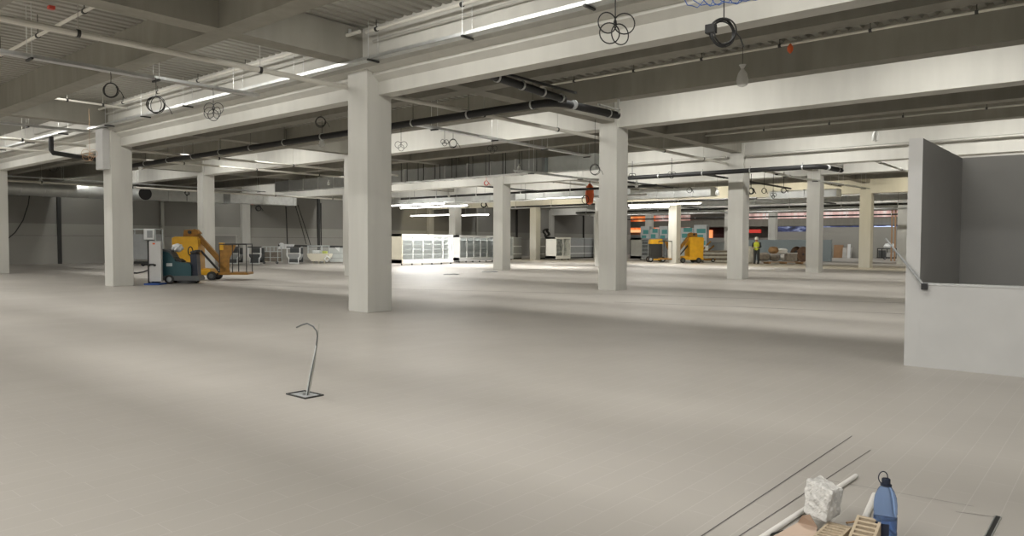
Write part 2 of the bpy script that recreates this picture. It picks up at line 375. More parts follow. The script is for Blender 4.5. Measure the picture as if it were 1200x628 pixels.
# cable trays
def tray(name, a, b, wd, label, cat='cable tray', m='galv', h=.06, step=1.5, rods=True, cable=None):
    a, b = Vector(a), Vector(b); L = (b-a).length; ang = math.atan2(b.y-a.y, b.x-a.x)
    t = thing(name, label, cat, tuple(a), ang)
    base = MB()
    base.b2((0, -wd/2, 0), (L, wd/2, .004)); base.b2((0, -wd/2, 0), (L, -wd/2+.004, h)); base.b2((0, wd/2-.004, 0), (L, wd/2, h))
    base.build('tray_channel', m, t)
    if cable: MB().b2((0, -wd*.4, .006), (L, wd*.4, .05), .01).build('cable_run', cable, t)
    x = step*.4
    while x < L:
        MB().b2((x-.02, -wd/2-.05, -.035), (x+.02, wd/2+.05, -.003)).build('support_bar', 'blackmetal', t)
        if rods:
            for s_ in (-1, 1): MB().cyl((x, s_*(wd/2+.03), -.03), (x, s_*(wd/2+.03), DECK-a.z-.02), .006, seg=6).build('hanger_rod', 'galv', t)
        x += step*1.35
    return t
tray('cable_tray', (8.78, -2, 4.79), (8.78, 24.5, 4.83), .17, 'long steel cable tray running along the stepped beam', step=1.8)
tray('cable_tray', (1.5, 14.65, 4.55), (8.62, 14.65, 4.55), .2, 'bright steel cable tray coming from the camera side to the stepped beam', step=1.6)
tray('cable_tray', (12.8, 14.2, 4.40), (21.4, 14.62, 4.40), .16, 'bright slim cable tray across the bay past the nearest column', step=1.9)
tray('cable_tray', (4.5, 25.35, 4.78), (9.0, 25.0, 4.78), .2, 'dark loaded cable tray meeting the box headed column', cable='black', step=1.6)
tray('cable_tray', (8.62, 25.3, 4.83), (8.62, 46, 4.83), .2, 'dark loaded cable tray going on past the box headed column', cable='black', step=2.4)
tray('cable_tray', (5.0, 40.0, 4.35), (24, 40.0, 4.35), .2, 'far cable tray in front of the bare outer wall', cable='black', step=2.6)
tray('cable_tray', (19.0, 16.0, 3.8), (27, 16.0, 3.8), .15, 'slim cable tray running past the third column', step=2.2)
tray('cable_tray', (29.5, 11.0, 4.15), (40, 10.2, 4.15), .15, 'slim cable tray beyond the third column', step=2.2, cable='black')
# hanger frames in steps along the long duct
for i in range(9):
    p = at(468+i*19.5, 212-i*1.5, X=23.1)
    tt = thing('duct_hanger', '%s steel hanger frame under the long dark duct, counted from the nearest column' % ords[i], 'hanger', (23.15, p.y, at(500, 212, X=23.15).z-.02), group='hanger frames under the long duct')
    MB().b2((-.30, -.42, 0), (.24, .42, .03)).build('support_bar', 'white', tt)
    for s_ in (-1, 1): MB().cyl((-.26, s_*.38, 0), (-.26, s_*.38, DECK-tt.location.z-.01), .016, seg=6).build('hanger_rod', 'blackmetal', tt)
# ducts
def duct(a, b, wd, h, label, m='duct', step=1.2, name='air_duct', parts=True):
    a, b = Vector(a), Vector(b); L = (b-a).length; ang = math.atan2(b.y-a.y, b.x-a.x)
    t = thing(name, label, 'air duct', tuple(a), ang)
    MB().b2((0, -wd/2, 0), (L, wd/2, h)).build('duct_body', m, t)
    x = step
    while x < L-.1:
        MB().b2((x-.02, -wd/2-.03, -.03), (x+.02, wd/2+.03, h+.03)).build('duct_flange', 'galv', t); x += step
    return t
dz0 = at(500, 211.5, X=23.4).z
duct((23.7, at(634, 195, X=23.4).y, dz0), (23.7, 38, dz0), .5, 4.84-dz0, 'long dark sheet metal duct above the low plain beam', m='grey', step=1.4)
duct((23.7, at(697, 195, X=23.4).y, dz0-.02), (23.7, at(641, 195, X=23.4).y, dz0-.02), .5, 4.84-dz0, 'bright sheet metal duct end above the low plain beam', m='lightgrey', step=2.9)  # lighter grey on this piece of galvanised duct stands for lamp light
tt = tag(MB().b2((23.35, at(641, 195, X=23.4).y+.02, dz0), (23.75, at(641, 195, X=23.4).y+.08, 4.8)).build('duct_damper', 'bluegrey'), 'blue grey damper plate between the two ducts', 'damper')
duct((13.0, 45.6, 3.85), (25, 45.6, 3.85), .8, .72, 'grey rectangular duct along the outer wall behind the boom lift', step=1.9)
duct((at(270, 230, Y=40).x, 40.4, 3.62), (26.2, 40.4, 3.62), .8, .58, 'bright wrapped silver duct along the outer wall', m='galv', step=2.1)
t = thing('spiral_duct', 'round silver spiral duct running along the bare outer wall past the box headed column', 'air duct', (17.6, 45.0, 4.15))
MB().cyl((-8, 0, 0), (0, 0, 0), .38, seg=24).build('duct_body', 'duct', t, True)
for i in range(7): MB().cyl((-1.1*i-.6, 0, 0), (-1.1*i-.55, 0, 0), .395, seg=24).build('duct_flange', 'galv', t, True)
t = thing('spiral_duct', 'short round duct with a black open end just past the box headed column', 'air duct', (18.6, 43.8, 4.12))
MB().cyl((0, .02, 0), (0, 1.6, 0), .39, seg=24).build('duct_body', 'duct', t, True)
MB().cyl((0, 0, 0), (0, .03, 0), .37, seg=24).build('open_end', 'black', t, True)
a = at(60, 179, Z=4.12); b = at(121, 188, Z=4.12)
ptube('drain_pipe', [a+Vector((0, 0, .5)), a+Vector((0, 0, .08)), a+Vector((.05, -.02, 0)), a.lerp(b, .5), b], .075, 'black', 'short black pipe bending down ahead of the box headed column', 'pipe', 10)
duct((31.2, 26.5, 3.75), (31.2, 38, 3.75), .6, .45, 'silver duct above the glass chillers', step=1.4)
duct((37.7, 17.5, 3.95), (37.7, 25.6, 3.95), .8, .5, 'silver duct above the yellow mast lifts', step=1.1)
duct((38.5, 11.2, 3.72), (38.5, 14.6, 3.72), .8, .40, 'short silver duct under the cream end beam, past the third column', step=.8)
duct((34.5, 21.0, 3.95), (34.5, 36, 3.95), .5, .4, 'long silver duct crossing over the low shelving panels', step=1.4)
duct((50.0, 8.0, 4.1), (50.0, 34, 4.1), .8, .35, 'far silver duct behind the cream end beam', step=2)
duct((57.0, 8.0, 3.95), (57.0, 40, 3.95), .8, .35, 'far silver duct over the unfinished shop', step=2.4)

# ------------------------------------------------------------------ hanging cable coils and wrapped sensors
def coil(px, py, rpx, label, top, n=4, flower=False, m='black', r=.007, **pl):
    c = at(px, py, **pl); sc_ = (c-Vector((0, 0, CAMZ))).dot(_F)/FPX; R = rpx*sc_
    t = thing('hanging_cable_coil', label, 'cable coil', tuple(c))
    rnd = random.Random(int(px*7+py))
    rt = Vector((_R.x, _R.y, 0)).normalized()
    for i in range(n):
        th = rnd.uniform(-.5, .5); h = Vector((rt.x*math.cos(th)-rt.y*math.sin(th), rt.x*math.sin(th)+rt.y*math.cos(th), 0))
        if flower:
            an = (-150+300*(i+.5)/n)*PI/180; rr = R*.5; cc = h*math.sin(an)*rr*.95+Vector((0, 0, -math.cos(an)*rr*.8)); cc.z += R*.1
        else:
            rr = R*rnd.uniform(.8, 1.03); cc = h*rnd.uniform(-.1, .1)*R+Vector((0, 0, rnd.uniform(-.1, .1)*R))
        e = rnd.uniform(.88, 1.05)
        pts = [cc+h*math.cos(2*PI*k/24)*rr*e+Vector((0, 0, math.sin(2*PI*k/24)*rr)) for k in range(24)]
        MB().tube(pts, r, 5, closed=True).build('cable_loop', m, t, True)
    MB().tube([(0, 0, R*.2 if flower else R*.9), (.01, .01, (R+top-c.z)/2), (0, 0, top-c.z)], r*.9, 5).build('drop_wire', m, t, True)
    if not flower:
        MB().tube([h*R*.6+Vector((0, 0, R*.4)), h*R*1.25+Vector((0, 0, -R*.25)), h*R*1.55+Vector((0, 0, -R*.9))], r, 5).build('loose_end', m, t, True)
    return t
coil(130, 106, 9.5, 'round black cable coil hanging from the bright tray, next to the box headed column', 4.56, 4, Y=14.65)
coil(183, 123, 11, 'tight round black cable coil hung in the middle of the bright tray', 4.56, 6, Y=14.55)
coil(250, 131, 13, 'loose black cable loops like a bow near the end of the bright tray', 4.56, 5, True, Y=14.55)
coil(721, 34, 24, 'large black cable hung in four petal loops under the stepped beam', 5.4, 4, True, r=.009, X=8.6)
t = coil(848, 38, 17, 'thick black cable ring with a plug, hung under the stepped beam', 5.4, 6, r=.009, X=8.6)
MB().box((-.10, .12, .04), (.1, .12, .11), .01).build('plug', 'black', t)
coil(376, 143, 6.5, 'small black cable ring hung above the long black drain pipe', 4.86, 4, X=11.9)
coil(470, 171, 7.5, 'thin wire loops hung just beside the nearest column', 4.9, 3, True, X=15)
coil(521, 167, 5, 'thin black wire knot hung from the slim bright tray, nearer end', 4.42, 3, True, Y=14.2)
coil(531, 168, 5.5, 'thin black wire ring hung from the slim bright tray, nearer end', 4.42, 3, Y=14.35)
coil(577, 175, 6, 'dark bunched wire hung from the middle of the slim bright tray', 4.42, 3, True, Y=14.35)
coil(105, 182, 9, 'rusty brown wire bow hung to the side of the box headed column', 4.9, 4, True, m='board', r=.005, X=7.6)
coil(34, 188, 7, 'thin dark wire loops by the frame edge column', 4.9, 4, True, X=11)
coil(63, 196, 6, 'thin dark wire rings in front of the bare outer wall', 4.9, 3, X=13)
coil(697, 199, 6.5, 'upright black wire ring beside the second column', 4.86, 3, X=17.3)
coil(296, 236, 3.5, 'red cable ring high on the wall column', 4.24, 3, m='red', r=.02, Y=47.3)
coil(303, 244, 3.2, 'dark cable ring under the red ring on the wall column', 4.24, 3, r=.02, Y=47.3)
coil(219, 226, 3, 'dark cable ring under the grey rectangular duct', 3.86, 2, r=.02, Y=44.9)
coil(570, 214.5, 3, 'red cable ring lying against the low plain beam', 4.55, 2, m='red', r=.014, X=26.6)
coil(567, 240, 3.2, 'black cable ring hung behind the glass chillers', 4.6, 3, r=.025, X=40)
coil(880, 224, 3.6, 'dark wire ring beside the third column, closest to it', 4.6, 3, r=.02, X=33)
coil(895.5, 223.5, 3.6, 'thin wire ring second from the third column', 4.6, 2, r=.012, X=33)
coil(906, 229, 4, 'narrow wire loop third from the third column', 4.6, 3, True, r=.012, X=33)
coil(918.5, 223, 3, 'small wire ring farthest from the third column', 4.6, 2, r=.014, X=33)
coil(808, 223, 3.6, 'thin wire ring under the silver duct above the yellow lifts', 4.4, 2, r=.014, X=36.4)
coil(787, 205, 5, 'dark wire loops beside the third column under the far drain pipe', 4.6, 3, True, r=.012, X=25)
coil(741, 206, 4, 'pale wire loops just past the second column', 4.6, 3, True, r=.012, X=25)
# blue cable bundle at the top edge
t = thing('hanging_cable_bundle', 'blue data cables bunched at the top edge of the photo, over the thick black ring', 'cable bundle', tuple(at(850, 2, X=8.6)))
for k in range(7):
    rnd = random.Random(k); o = Vector((_R.x, _R.y, 0))*(.28-.11*k)
    pts = [o+Vector((_R.x, _R.y, 0))*(.13*math.cos(a))+Vector((0, 0, .05+(.05+.012*k)*math.sin(a)+rnd.uniform(-.02, .03))) for a in [i*.5 for i in range(13)]]
    MB().tube(pts, .006, 5).build('cable_strand', 'blue', t, True)
MB().tube([(0, 0, .1), (0, 0, .5)], .01, 5).build('drop_wire', 'black', t, True)

def wrapped(px, py, hpx, label, top, **pl):
    c = at(px, py, **pl); s_ = (c-Vector((0, 0, CAMZ))).dot(_F)/FPX; H = hpx*s_
    t = thing('hanging_sensor', label, 'wrapped sensor', tuple(c))
    MB().lathe([(.02*H, -.5*H), (.22*H, -.42*H), (.27*H, -.2*H), (.2*H, .1*H), (.06*H, .32*H), (.16*H, .5*H)], seg=14).build('plastic_bag', 'bag', t, True)
    MB().lathe([(.05*H, -.36*H), (.13*H, -.3*H), (.13*H, -.05*H), (.04*H, .1*H)], seg=12).build('sensor_body', 'white', t, True)
    MB().tube([(0, 0, .3*H), (0, 0, top-c.z)], .005, 5).build('drop_wire', 'black', t, True)
wrapped(870, 89, 26, 'plastic wrapped sensor hung before the bright plain beam, nearest of its kind', 5.4, X=13.7)
wrapped(1026, 158, 16, 'plastic wrapped sensor hung just beside the booth end wall', 5.4, X=24.6)
wrapped(377, 166, 12, 'plastic wrapped sensor hung beside the nearest column', 4.9, X=14)
wrapped(165, 195, 9, 'plastic wrapped sensor just past the box headed column', 4.6, X=13)
wrapped(48, 212, 9, 'plastic wrapped sensor in front of the bare outer wall', 4.9, X=12)
wrapped(608, 197, 10, 'plastic wrapped sensor above the low plain beam near the bright duct', 4.86, X=22.0)
wrapped(746, 216, 8, 'plastic wrapped sensor just past the second column', 4.6, X=28)
wrapped(840.5, 225, 9, 'white wrapped sensor hung above the yellow mast lifts', 4.6, X=34)
wrapped(385, 214, 6, 'small wrapped sensor on the pipe beside the nearest column', 4.6, X=22)
wrapped(526, 228, 6, 'small wrapped sensor above the second glass chiller', 4.6, X=28.6)
# orange items
t = thing('hanging_sack', 'orange punch bag shaped sack hung beside the second column', 'sack', tuple(at(691, 228, X=30)))
MB().lathe([(.02, -.5), (.17, -.42), (.22, 0), (.18, .4), (.03, .55)], seg=16).build('sack_body', 'orange', t, True)
MB().tube([(0, 0, .5), (0, 0, 1.6)], .015, 5).build('drop_wire', 'black', t, True)
tag(MB().tube([at(686, 234, X=29.5)+Vector((.0, .2*math.cos(2*PI*k/16), .2*math.sin(2*PI*k/16))) for k in range(16)], .02, 5, closed=True).build('hanging_ring', 'black', smooth=True), 'dark ring hung in front of the orange sack', 'ring')
p = at(926, 57, X=13.9)
t = thing('hanging_tag', 'small orange tag hung on the thin sprinkler line', 'tag', tuple(p))
MB().lathe([(.01, -.09), (.05, -.04), (.055, .03), (.015, .09)], seg=10).build('tag_body', 'orange', t, True)
MB().tube([(0, 0, .08), (0, 0, 5.16-p.z)], .004, 5).build('drop_wire', 'black', t, True)
# small clips on the sprinkler lines
p = at(60, 9, Z=5.42)
tag(MB().box(tuple(p), (.10, .10, .06), .01).build('smoke_detector', 'red'), 'small red detector on the ribbed deck', 'detector')
# more runs in the far bays
for (x0, w_, z, L, r, m, lb) in ((28.5, 20.0, 3.95, 14, .05, 'blackmetal', 'dark pipe running away behind the low beam, near the bright duct end'), (29, 23.0, 4.1, 15, .045, 'pipe_white', 'pale pipe running away over the second chiller'),
        (30, 28.0, 4.0, 12, .05, 'blackmetal', 'dark pipe running away over the shelving panels'), (28.5, 15.0, 4.05, 14, .05, 'blackmetal', 'dark pipe running away behind the second column'), (29.5, 7.5, 4.1, 13, .04, 'pipe_grey', 'grey pipe running away past the third column'),
        (47, 18.0, 3.9, 14, .07, 'blackmetal', 'dark pipe under the ducts of the unfinished area'), (47, 12.5, 3.8, 16, .07, 'galv', 'silver pipe under the ducts of the unfinished area'), (47, 30.0, 4.0, 16, .07, 'blackmetal', 'dark pipe under the ducts above the printed boards')):
    pipe_x('service_pipe', w_, 4.54, x0, x0+min(L, 15), r, m, lb, 3.5)
for (x_, z, y0, y1, m, lb) in ((29.6, 4.0, 16.5, 34, 'blackmetal', 'long dark pipe crossing just behind the low beam'), (33.0, 3.85, 19.0, 37, 'galv', 'silver pipe crossing over the second chiller'), (40.0, 3.9, 16.0, 34, 'blackmetal', 'dark pipe crossing before the cream end beam'),
        (48.0, 3.75, 9, 34, 'blackmetal', 'long dark pipe just past the cream end beam'), (53.0, 3.7, 9, 36, 'galv', 'bright pipe crossing over the rubble heap'), (60.5, 3.6, 9, 38, 'blackmetal', 'far dark pipe over the parapet')):
    pipe_y('service_pipe', x_, z, y0, y1, .06, m, lb, 3.2, clampm='galv')
# loose strap from the head of the wall to the floor in front of the bare wall
ptube('hanging_cable', [at(x, y, Y=46.5) for x, y in ((35, 225), (33, 240), (27, 258), (18, 272), (10, 279))], .03, 'blackmetal', 'slack dark cable hanging before the bare outer wall', 'cable', 5)
for i, (x0, y0, x1, y1, l) in enumerate(((335, 238, 337, 290, 'dark cable bundle dropping straight down the outer wall'), (349, 240, 364, 287, 'slanting dark cable on the outer wall, nearer the chillers'), (346, 240, 359, 286, 'slanting dark cable on the outer wall, beside the bundle'), (376, 238, 376.5, 288, 'thin straight dark pipe on the outer wall near the hatch'))):
    ptube('hanging_cable', [at(x0, y0, Y=46.8), at((x0*.4+x1*.6), (y0+y1)/2+4, Y=46.7), at(x1, y1, Y=46.8)], .045 if i in (0, 3) else .03, 'blackmetal', l, 'cable', 5)
# ------------------------------------------------------------------ machines and goods standing on the floor
RZ = math.atan2(_R.y, _R.x)            # facing across the view
def g(px, py): return at(px, py, Z=0)
def wheel(m, x, y, r, wd, t, name='wheel'):
    return MB().lathe([(r*.5, -wd/2), (r*.92, -wd/2), (r, -wd*.3), (r, wd*.3), (r*.92, wd/2), (r*.5, wd/2)], seg=20).build(name, m, t, True)
def put_wheel(t, x, y, r, wd, m='black', hub='grey'):
    o = wheel(m, x, y, r, wd, t); o.location = (x, y, r); o.rotation_euler = (PI/2, 0, 0)
    h = MB().lathe([(.0, -wd*.55), (r*.52, -wd*.5), (r*.52, wd*.5), (0, wd*.55)], seg=14).build('hub', hub, o, True)
    return o
# --- floor scrubber (front to the right)
t = thing('floor_scrubber', 'dark teal ride-on floor scrubber parked beside the box headed column', 'floor scrubber', tuple(g(210, 332)), RZ+.15)
MB().prism([(-.72, .22), (-.77, .50), (-.78, .74), (-.74, .92), (-.64, 1.03), (-.42, 1.07), (-.22, 1.02), (-.09, .86), (-.02, .76), (-.02, .22)], -.33, .33, 'Y').build('rear_tank', 'teal', t)
MB().prism([(-.75, .94), (-.64, 1.09), (-.42, 1.13), (-.20, 1.07), (-.08, .88), (-.15, .86), (-.26, .98), (-.68, .98)], -.29, .29, 'Y').build('tank_lid', 'darkgrey', t)
MB().prism([(-.04, .22), (-.04, .74), (.12, .70), (.42, .68), (.46, .60), (.46, .22)], -.33, .33, 'Y').build('front_tank', 'teal', t)
MB().prism([(-.10, .74), (-.14, .84), (.06, .80), (.16, .72), (.14, .69)], -.24, .24, 'Y').build('seat', 'black', t)
MB().prism([(.44, .22), (.40, .95), (.50, 1.02), (.60, .98), (.64, .22)], -.2, .2, 'Y').build('steering_column', 'navy', t)
MB().box((.52, 0, 1.03), (.22, .5, .10), .03, Matrix.Rotation(-.3, 3, 'Y')).build('dashboard', 'black', t)
MB().tube([(.36+.02*math.cos(a), .2*math.cos(a), 1.06+.14*math.sin(a)) for a in [k*PI/8 for k in range(16)]], .018, 6, True).build('steering_wheel', 'black', t, True)
MB().prism([(-.74, .12), (-.74, .26), (.66, .26), (.72, .16), (.70, .10)], -.36, .36, 'Y').build('skirt', 'darkgrey', t)
MB().tube([(-.7, -.36, .05), (-.78, -.2, .05), (-.8, 0, .05), (-.78, .2, .05), (-.7, .36, .05)], .04, 8).build('squeegee', 'black', t, True)
MB().cyl((.25, 0, .02), (.25, 0, .14), .30, seg=20).build('brush_deck', 'darkgrey', t)
for s_ in (-1, 1): put_wheel(t, -.20, s_*.33, .15, .09)
put_wheel(t, .52, 0, .13, .08)
MB().box((-.2, -.335, .62), (.18, .01, .1), .004).build('badge', 'lightgrey', t)
MB().tube([(-.7, -.2, .8), (-.78, -.2, .5), (-.76, -.1, .12)], .035, 8).build('suction_hose', 'black', t, True)
o = MB(); o.bm.free(); o.bm = bmesh.new(); bmesh.ops.create_icosphere(o.bm, subdivisions=3, radius=.17)
for v in o.bm.verts: v.co += v.co.normalized()*.03*math.sin(v.co.x*37)*math.cos(v.co.y*29+v.co.z*31); v.co.z *= .8
o = o.build('plastic_bag', 'white', None, True); c = g(210, 332); o.location = c+Vector((_R.x, _R.y, 0))*(-.10)+_F*.12+Vector((0, 0, 1.17)); tag(o, 'crumpled white bag lying on the lid of the teal floor scrubber', 'bag')

# --- boom lift
def boom_lift(px, py, s, label, flip=1, ang=0.0, body='yellow'):
    t = thing('boom_lift', label, 'boom lift', tuple(g(px, py)), RZ+ang+(PI if flip < 0 else 0))
    t.scale = (s, s, s)
    MB().b2((-.95, -.38, .18), (.35, .38, .36), .03).build('chassis', body, t)
    MB().prism([(-.92, .36), (-.96, 1.48), (-.86, 1.54), (-.16, 1.54), (-.08, 1.46), (-.06, .36)], -.36, .36, 'Y').build('counterweight_cabinet', body, t)
    MB().b2((-.95, -.40, .12), (-.5, .40, .20), .01).build('bumper', 'darkgrey', t)
    MB().prism([(.0, .24), (.0, .42), (.30, .40), (.42, .24)], -.30, .30, 'Y').build('front_axle', body, t)
    for x in (-.62, .38):
        for y in (-.38, .38): put_wheel(t, x, y, .16, .1, hub='darkgrey')
    d = Vector((1.14, 0, -1.32)); a = Vector((-.42, 0, 1.72)); b = a+d
    rot = Matrix.Rotation(math.atan2(1.32, 1.14), 3, 'Y')
    MB().box((a+b)/2+Vector((.06, 0, .05)), (d.length, .18, .17), .015, rot).build('boom_arm', 'ochre', t)
    MB().box((a+b)/2+Vector((-.14, 0, -.14)), (d.length*.86, .07, .07), .01, rot).build('levelling_rod', 'blackmetal', t)
    MB().prism([(-.66, 1.50), (-.62, 1.78), (-.2, 1.80), (-.08, 1.66), (-.3, 1.52)], -.14, .14, 'Y').build('boom_head', 'ochre', t)
    MB().cyl((-.42, -.2, 1.7), (-.42, .2, 1.7), .06, seg=14).build('pivot_pin', 'blackmetal', t, True)
    MB().prism([(.62, .18), (.58, .50), (.80, .56), (.92, .18)], -.12, .12, 'Y').build('jib', 'ochre', t)
    MB().b2((.62, -.42, .2), (1.62, .42, .28), .01).build('platform', 'ochre', t)
    k = MB()
    for (x, y) in ((.66, -.4), (.66, .4), (1.58, -.4), (1.58, .4), (1.1, -.4), (1.1, .4)): k.cyl((x, y, .28), (x, y, 1.28), .016, seg=8)
    for z in (1.28,):
        k.tube([(.66, -.4, z), (1.58, -.4, z), (1.58, .4, z), (.66, .4, z)], .024, 8, True)
    k.build('guard_rail', 'blackmetal', t)
    MB().prism([(.62, .5), (.70, 1.25), (1.22, 1.25), (1.0, .75), (.98, .28), (.86, .28)], -.40, -.37, 'Y').build('side_panel', 'ochre', t)
    MB().box((.72, -.3, 1.2), (.16, .22, .26), .02).build('control_box', body, t)
    MB().prism([(.66, .28), (.66, .62), (1.0, .34), (1.0, .28)], -.4, -.38, 'Y').build('toe_board', 'ochre', t)
    return t
boom_lift(239, 328, 1.0, 'yellow boom lift with lowered basket behind the teal floor scrubber', 1, .1)
boom_lift(804, 308, 1.16, 'yellow boom lift with its basket lowered, in front of the teal printed boards', -1, .2)
# sack bundle in the basket
# --- mast lift with dark body
t = thing('mast_lift', 'dark bodied mast lift with yellow top, next to the far yellow boom lift', 'mast lift', tuple(g(768, 307)), RZ)
MB().b2((-.40, -.4, .2), (.40, .4, 1.30), .03).build('body', 'blackmetal', t)
MB().prism([(-.45, 1.30), (-.40, 1.62), (.40, 1.66), (.45, 1.30)], -.42, .42, 'Y').build('top_cover', 'yellow', t)
MB().b2((-.5, -.42, .14), (.6, .42, .24), .01).build('chassis', 'yellow', t)
for x in (-.42, .45):
    for y in (-.4, .4): put_wheel(t, x, y, .2, .12)
MB().b2((.40, -.1, .3), (.48, .1, 1.1), .01).build('mast', 'ochre', t)
# --- lattice mast beside the far boom lift
t = thing('platform_lift', 'worn yellow folded lift arms beyond the far yellow boom lift', 'lift', tuple(g(824, 307)), RZ)
for k, (a, b) in enumerate((((-.7, .2), (.5, 1.5)), ((.5, .3), (-.6, 1.4)), ((-.3, .2), (.8, 1.2)))):
    MB().tube([(a[0], -.1+.1*k, a[1]), (b[0], -.1+.1*k, b[1])], .06, 6).build('lift_arm', 'ochre', t)
MB().b2((-.8, -.4, .12), (.8, .4, .26), .01).build('chassis', 'ochre', t)
MB().b2((.1, -.2, .26), (.3, .1, 1.2), .02).build('cylinder_cover', 'white', t)
for x in (-.6, .6): put_wheel(t, x, -.4, .14, .1)

# --- distribution board on stand, and the grey case behind it
t = thing('switch_board', 'light grey switch board on a black post with a blue foot, beside the floor scrubber', 'switch board', tuple(g(182, 333.5)), RZ)
MB().b2((-.22, -.03, .03), (-.17, .03, 1.40)).build('post', 'black', t)
MB().b2((-.16, -.06, .10), (.22, .06, 1.38), .012).build('cabinet', 'plaster', t)
MB().b2((-.24, -.25, 0), (.25, .25, .05), .01).build('foot', 'blue', t)
for k in range(3): MB().cyl((-.33+.18*k, -.05, .62), (-.33+.18*k, -.11, .62), .035, seg=10).build('socket', 'black', t, True)
MB().box((-.2, -.07, .64), (.4, .05, .05), .01).build('socket_bar', 'black', t)
MB().box((0, -.065, 1.30), (.08, .01, .05), .003).build('warning_sticker', 'orange', t)
ptube('floor_cable', [at(x, y, Z=.03) for x, y in ((150, 319.5), (160, 320), (168, 318.5), (174, 316))], .03, 'black', 'dark cable lying on the floor just past the box headed column', 'cable', 6)
t = thing('grey_container', 'tall grey wheeled case in a light frame, beside the box headed column', 'wheeled case', tuple(g(171, 311)), RZ)
MB().b2((-.78, -.4, .35), (.72, .4, 1.75), .02).build('case', 'grey', t)
k = MB()
for x in (-.82, .76):
    for y in (-.42, .42): k.cyl((x, y, .12), (x, y, 2.02), .03, seg=8)
k.tube([(-.82, -.42, 2.02), (.76, -.42, 2.02), (.76, .42, 2.02), (-.82, .42, 2.02)], .03, 8, True)
k.build('frame', 'lightgrey', t)
MB().b2((-.8, -.45, .10), (.75, .45, .22)).build('base_frame', 'blackmetal', t)
MB().box((.45, -.5, 1.75), (.55, .12, .6), .02).build('white_panel', 'white', t)
MB().box((.52, -.565, 1.75), (.3, .02, .4), .005).build('display', 'grey', t)
for x in (-.6, .6): put_wheel(t, x, -.3, .09, .06)

# --- row of island frames and carts at the outer wall
def island(px0, px1, py, label, tub='grey', posts=1.0):
    a, b = at(px0, py, Z=0), at(px1, py, Z=0); c = (a+b)/2; L = (b-a).length
    t = thing('island_cabinet', label, 'island cabinet', tuple(c), RZ)
    MB().prism([(-L*.34, .22), (-L*.46, .42), (-L*.5, .60), (L*.5, .60), (L*.46, .42), (L*.34, .22)], -.32, .32, 'Y').build('tub', tub, t)
    MB().tube([(-L*.5, -.35, .66), (-L*.47, -.35, .46), (-L*.36, -.35, .36), (-L*.36, -.35, .05), (L*.36, -.35, .05), (L*.36, -.35, .36), (L*.47, -.35, .46), (L*.5, -.35, .66)], .045, 8).build('end_frame', 'white', t, True)
    for s_ in (-1, 1): MB().b2((s_*L*.48-.03, -.37, .60), (s_*L*.48+.03, -.31, posts)).build('post', 'white', t)
    MB().b2((-L*.52, -.38, posts), (L*.52, -.30, posts+.06)).build('top_rail', 'blackmetal', t)
    MB().b2((-L*.48, .28, .1), (L*.48, .34, posts-.02)).build('back_panel', 'darkgrey', t)
    MB().b2((-L*.42, -.36, .08), (L*.42, -.34, .30)).build('grille', 'darkgrey', t)
    MB().b2((-L*.45, -.28, .58), (L*.3, .1, .68), .03).build('packed_goods', 'paper', t)
    return t
island(268, 283, 309.5, 'white framed island cabinet directly behind the yellow basket')
island(293, 308.5, 309.5, 'white framed island cabinet in the gap past the boom lift basket', tub='darkgrey')
island(338, 354, 309, 'white framed island cabinet below the tilted white panel')
t = thing('cage_trolley', 'grey cage trolley between the white framed island cabinets', 'trolley', tuple(g(319, 309)), RZ)
MB().b2((-.45, -.35, .15), (.45, .35, .75), .02).build('basket', 'rubble', t)
k = MB()
for x in (-.46, 0, .46):
    for y in (-.36, .36): k.cyl((x, y, .12), (x, y, 1.05), .025, seg=6)
for z in (.4, .75, 1.05): k.tube([(-.46, -.36, z), (.46, -.36, z), (.46, .36, z), (-.46, .36, z)], .02, 6, True)
k.build('cage', 'lightgrey', t)
for x in (-.4, .4): put_wheel(t, x, -.3, .08, .05)
p = g(336, 308)
t = thing('white_panel', 'white panel tilted on the cabinets in front of the outer wall', 'panel', (p.x, p.y, .92), RZ)
MB().prism([(-.55, -.03), (-.35, .28), (.55, .28), (.38, -.03)], -.08, -.05, 'Y').build('sheet', 'white', t)
for k in range(4): MB().b2((-.36+.24*k, -.095, .02), (-.35+.24*k, -.08, .25)).build('stiffener', 'grey', t)
t = thing('island_cabinet', 'cream rounded island cabinet with glass upstand, nearest the wide column', 'island cabinet', tuple(g(375, 308.5)), RZ)
MB().prism([(-.45, .15), (-.66, .40), (-.72, .62), (.72, .62), (.66, .40), (.45, .15)], -.4, .4, 'Y').build('tub', 'offwhite', t)
MB().b2((-.66, -.35, .62), (.66, -.33, 1.08)).build('glass_front', 'glass', t)
MB().b2((-.7, -.38, 1.08), (.7, -.28, 1.13)).build('top_rail', 'lightgrey', t)
for x in (-.66, .2, .66): MB().b2((x-.02, -.36, .62), (x+.02, -.3, 1.08)).build('post', 'lightgrey', t)
MB().box((.28, 0, .70), (.35, .3, .16), .03).build('green_pack', 'hivis', t)
MB().box((-.2, 0, .72), (.5, .3, .2), .05).build('white_pack', 'white', t)
for x in (-.35, .0, .35): MB().b2((x-.04, -.3, 0), (x+.04, -.2, .2)).build('leg', 'offwhite', t)
MB().tube([(.72, -.42, .3), (.55, -.44, .12), (.4, -.44, .3), (.55, -.44, .48)], .05, 8, True).build('bumper_ring', 'white', t, True)
t = thing('plastic_crate', 'large light grey covered crate beside the nearest column at the outer wall', 'crate', tuple(g(396, 308)), RZ)
MB().prism([(-.42, .08), (-.46, .98), (.44, .98), (.40, .08)], -.4, .4, 'Y').build('crate_body', 'lightgrey', t)
MB().b2((-.48, -.42, .98), (.46, .42, 1.05), .01).build('crate_lid', 'darkgrey', t)
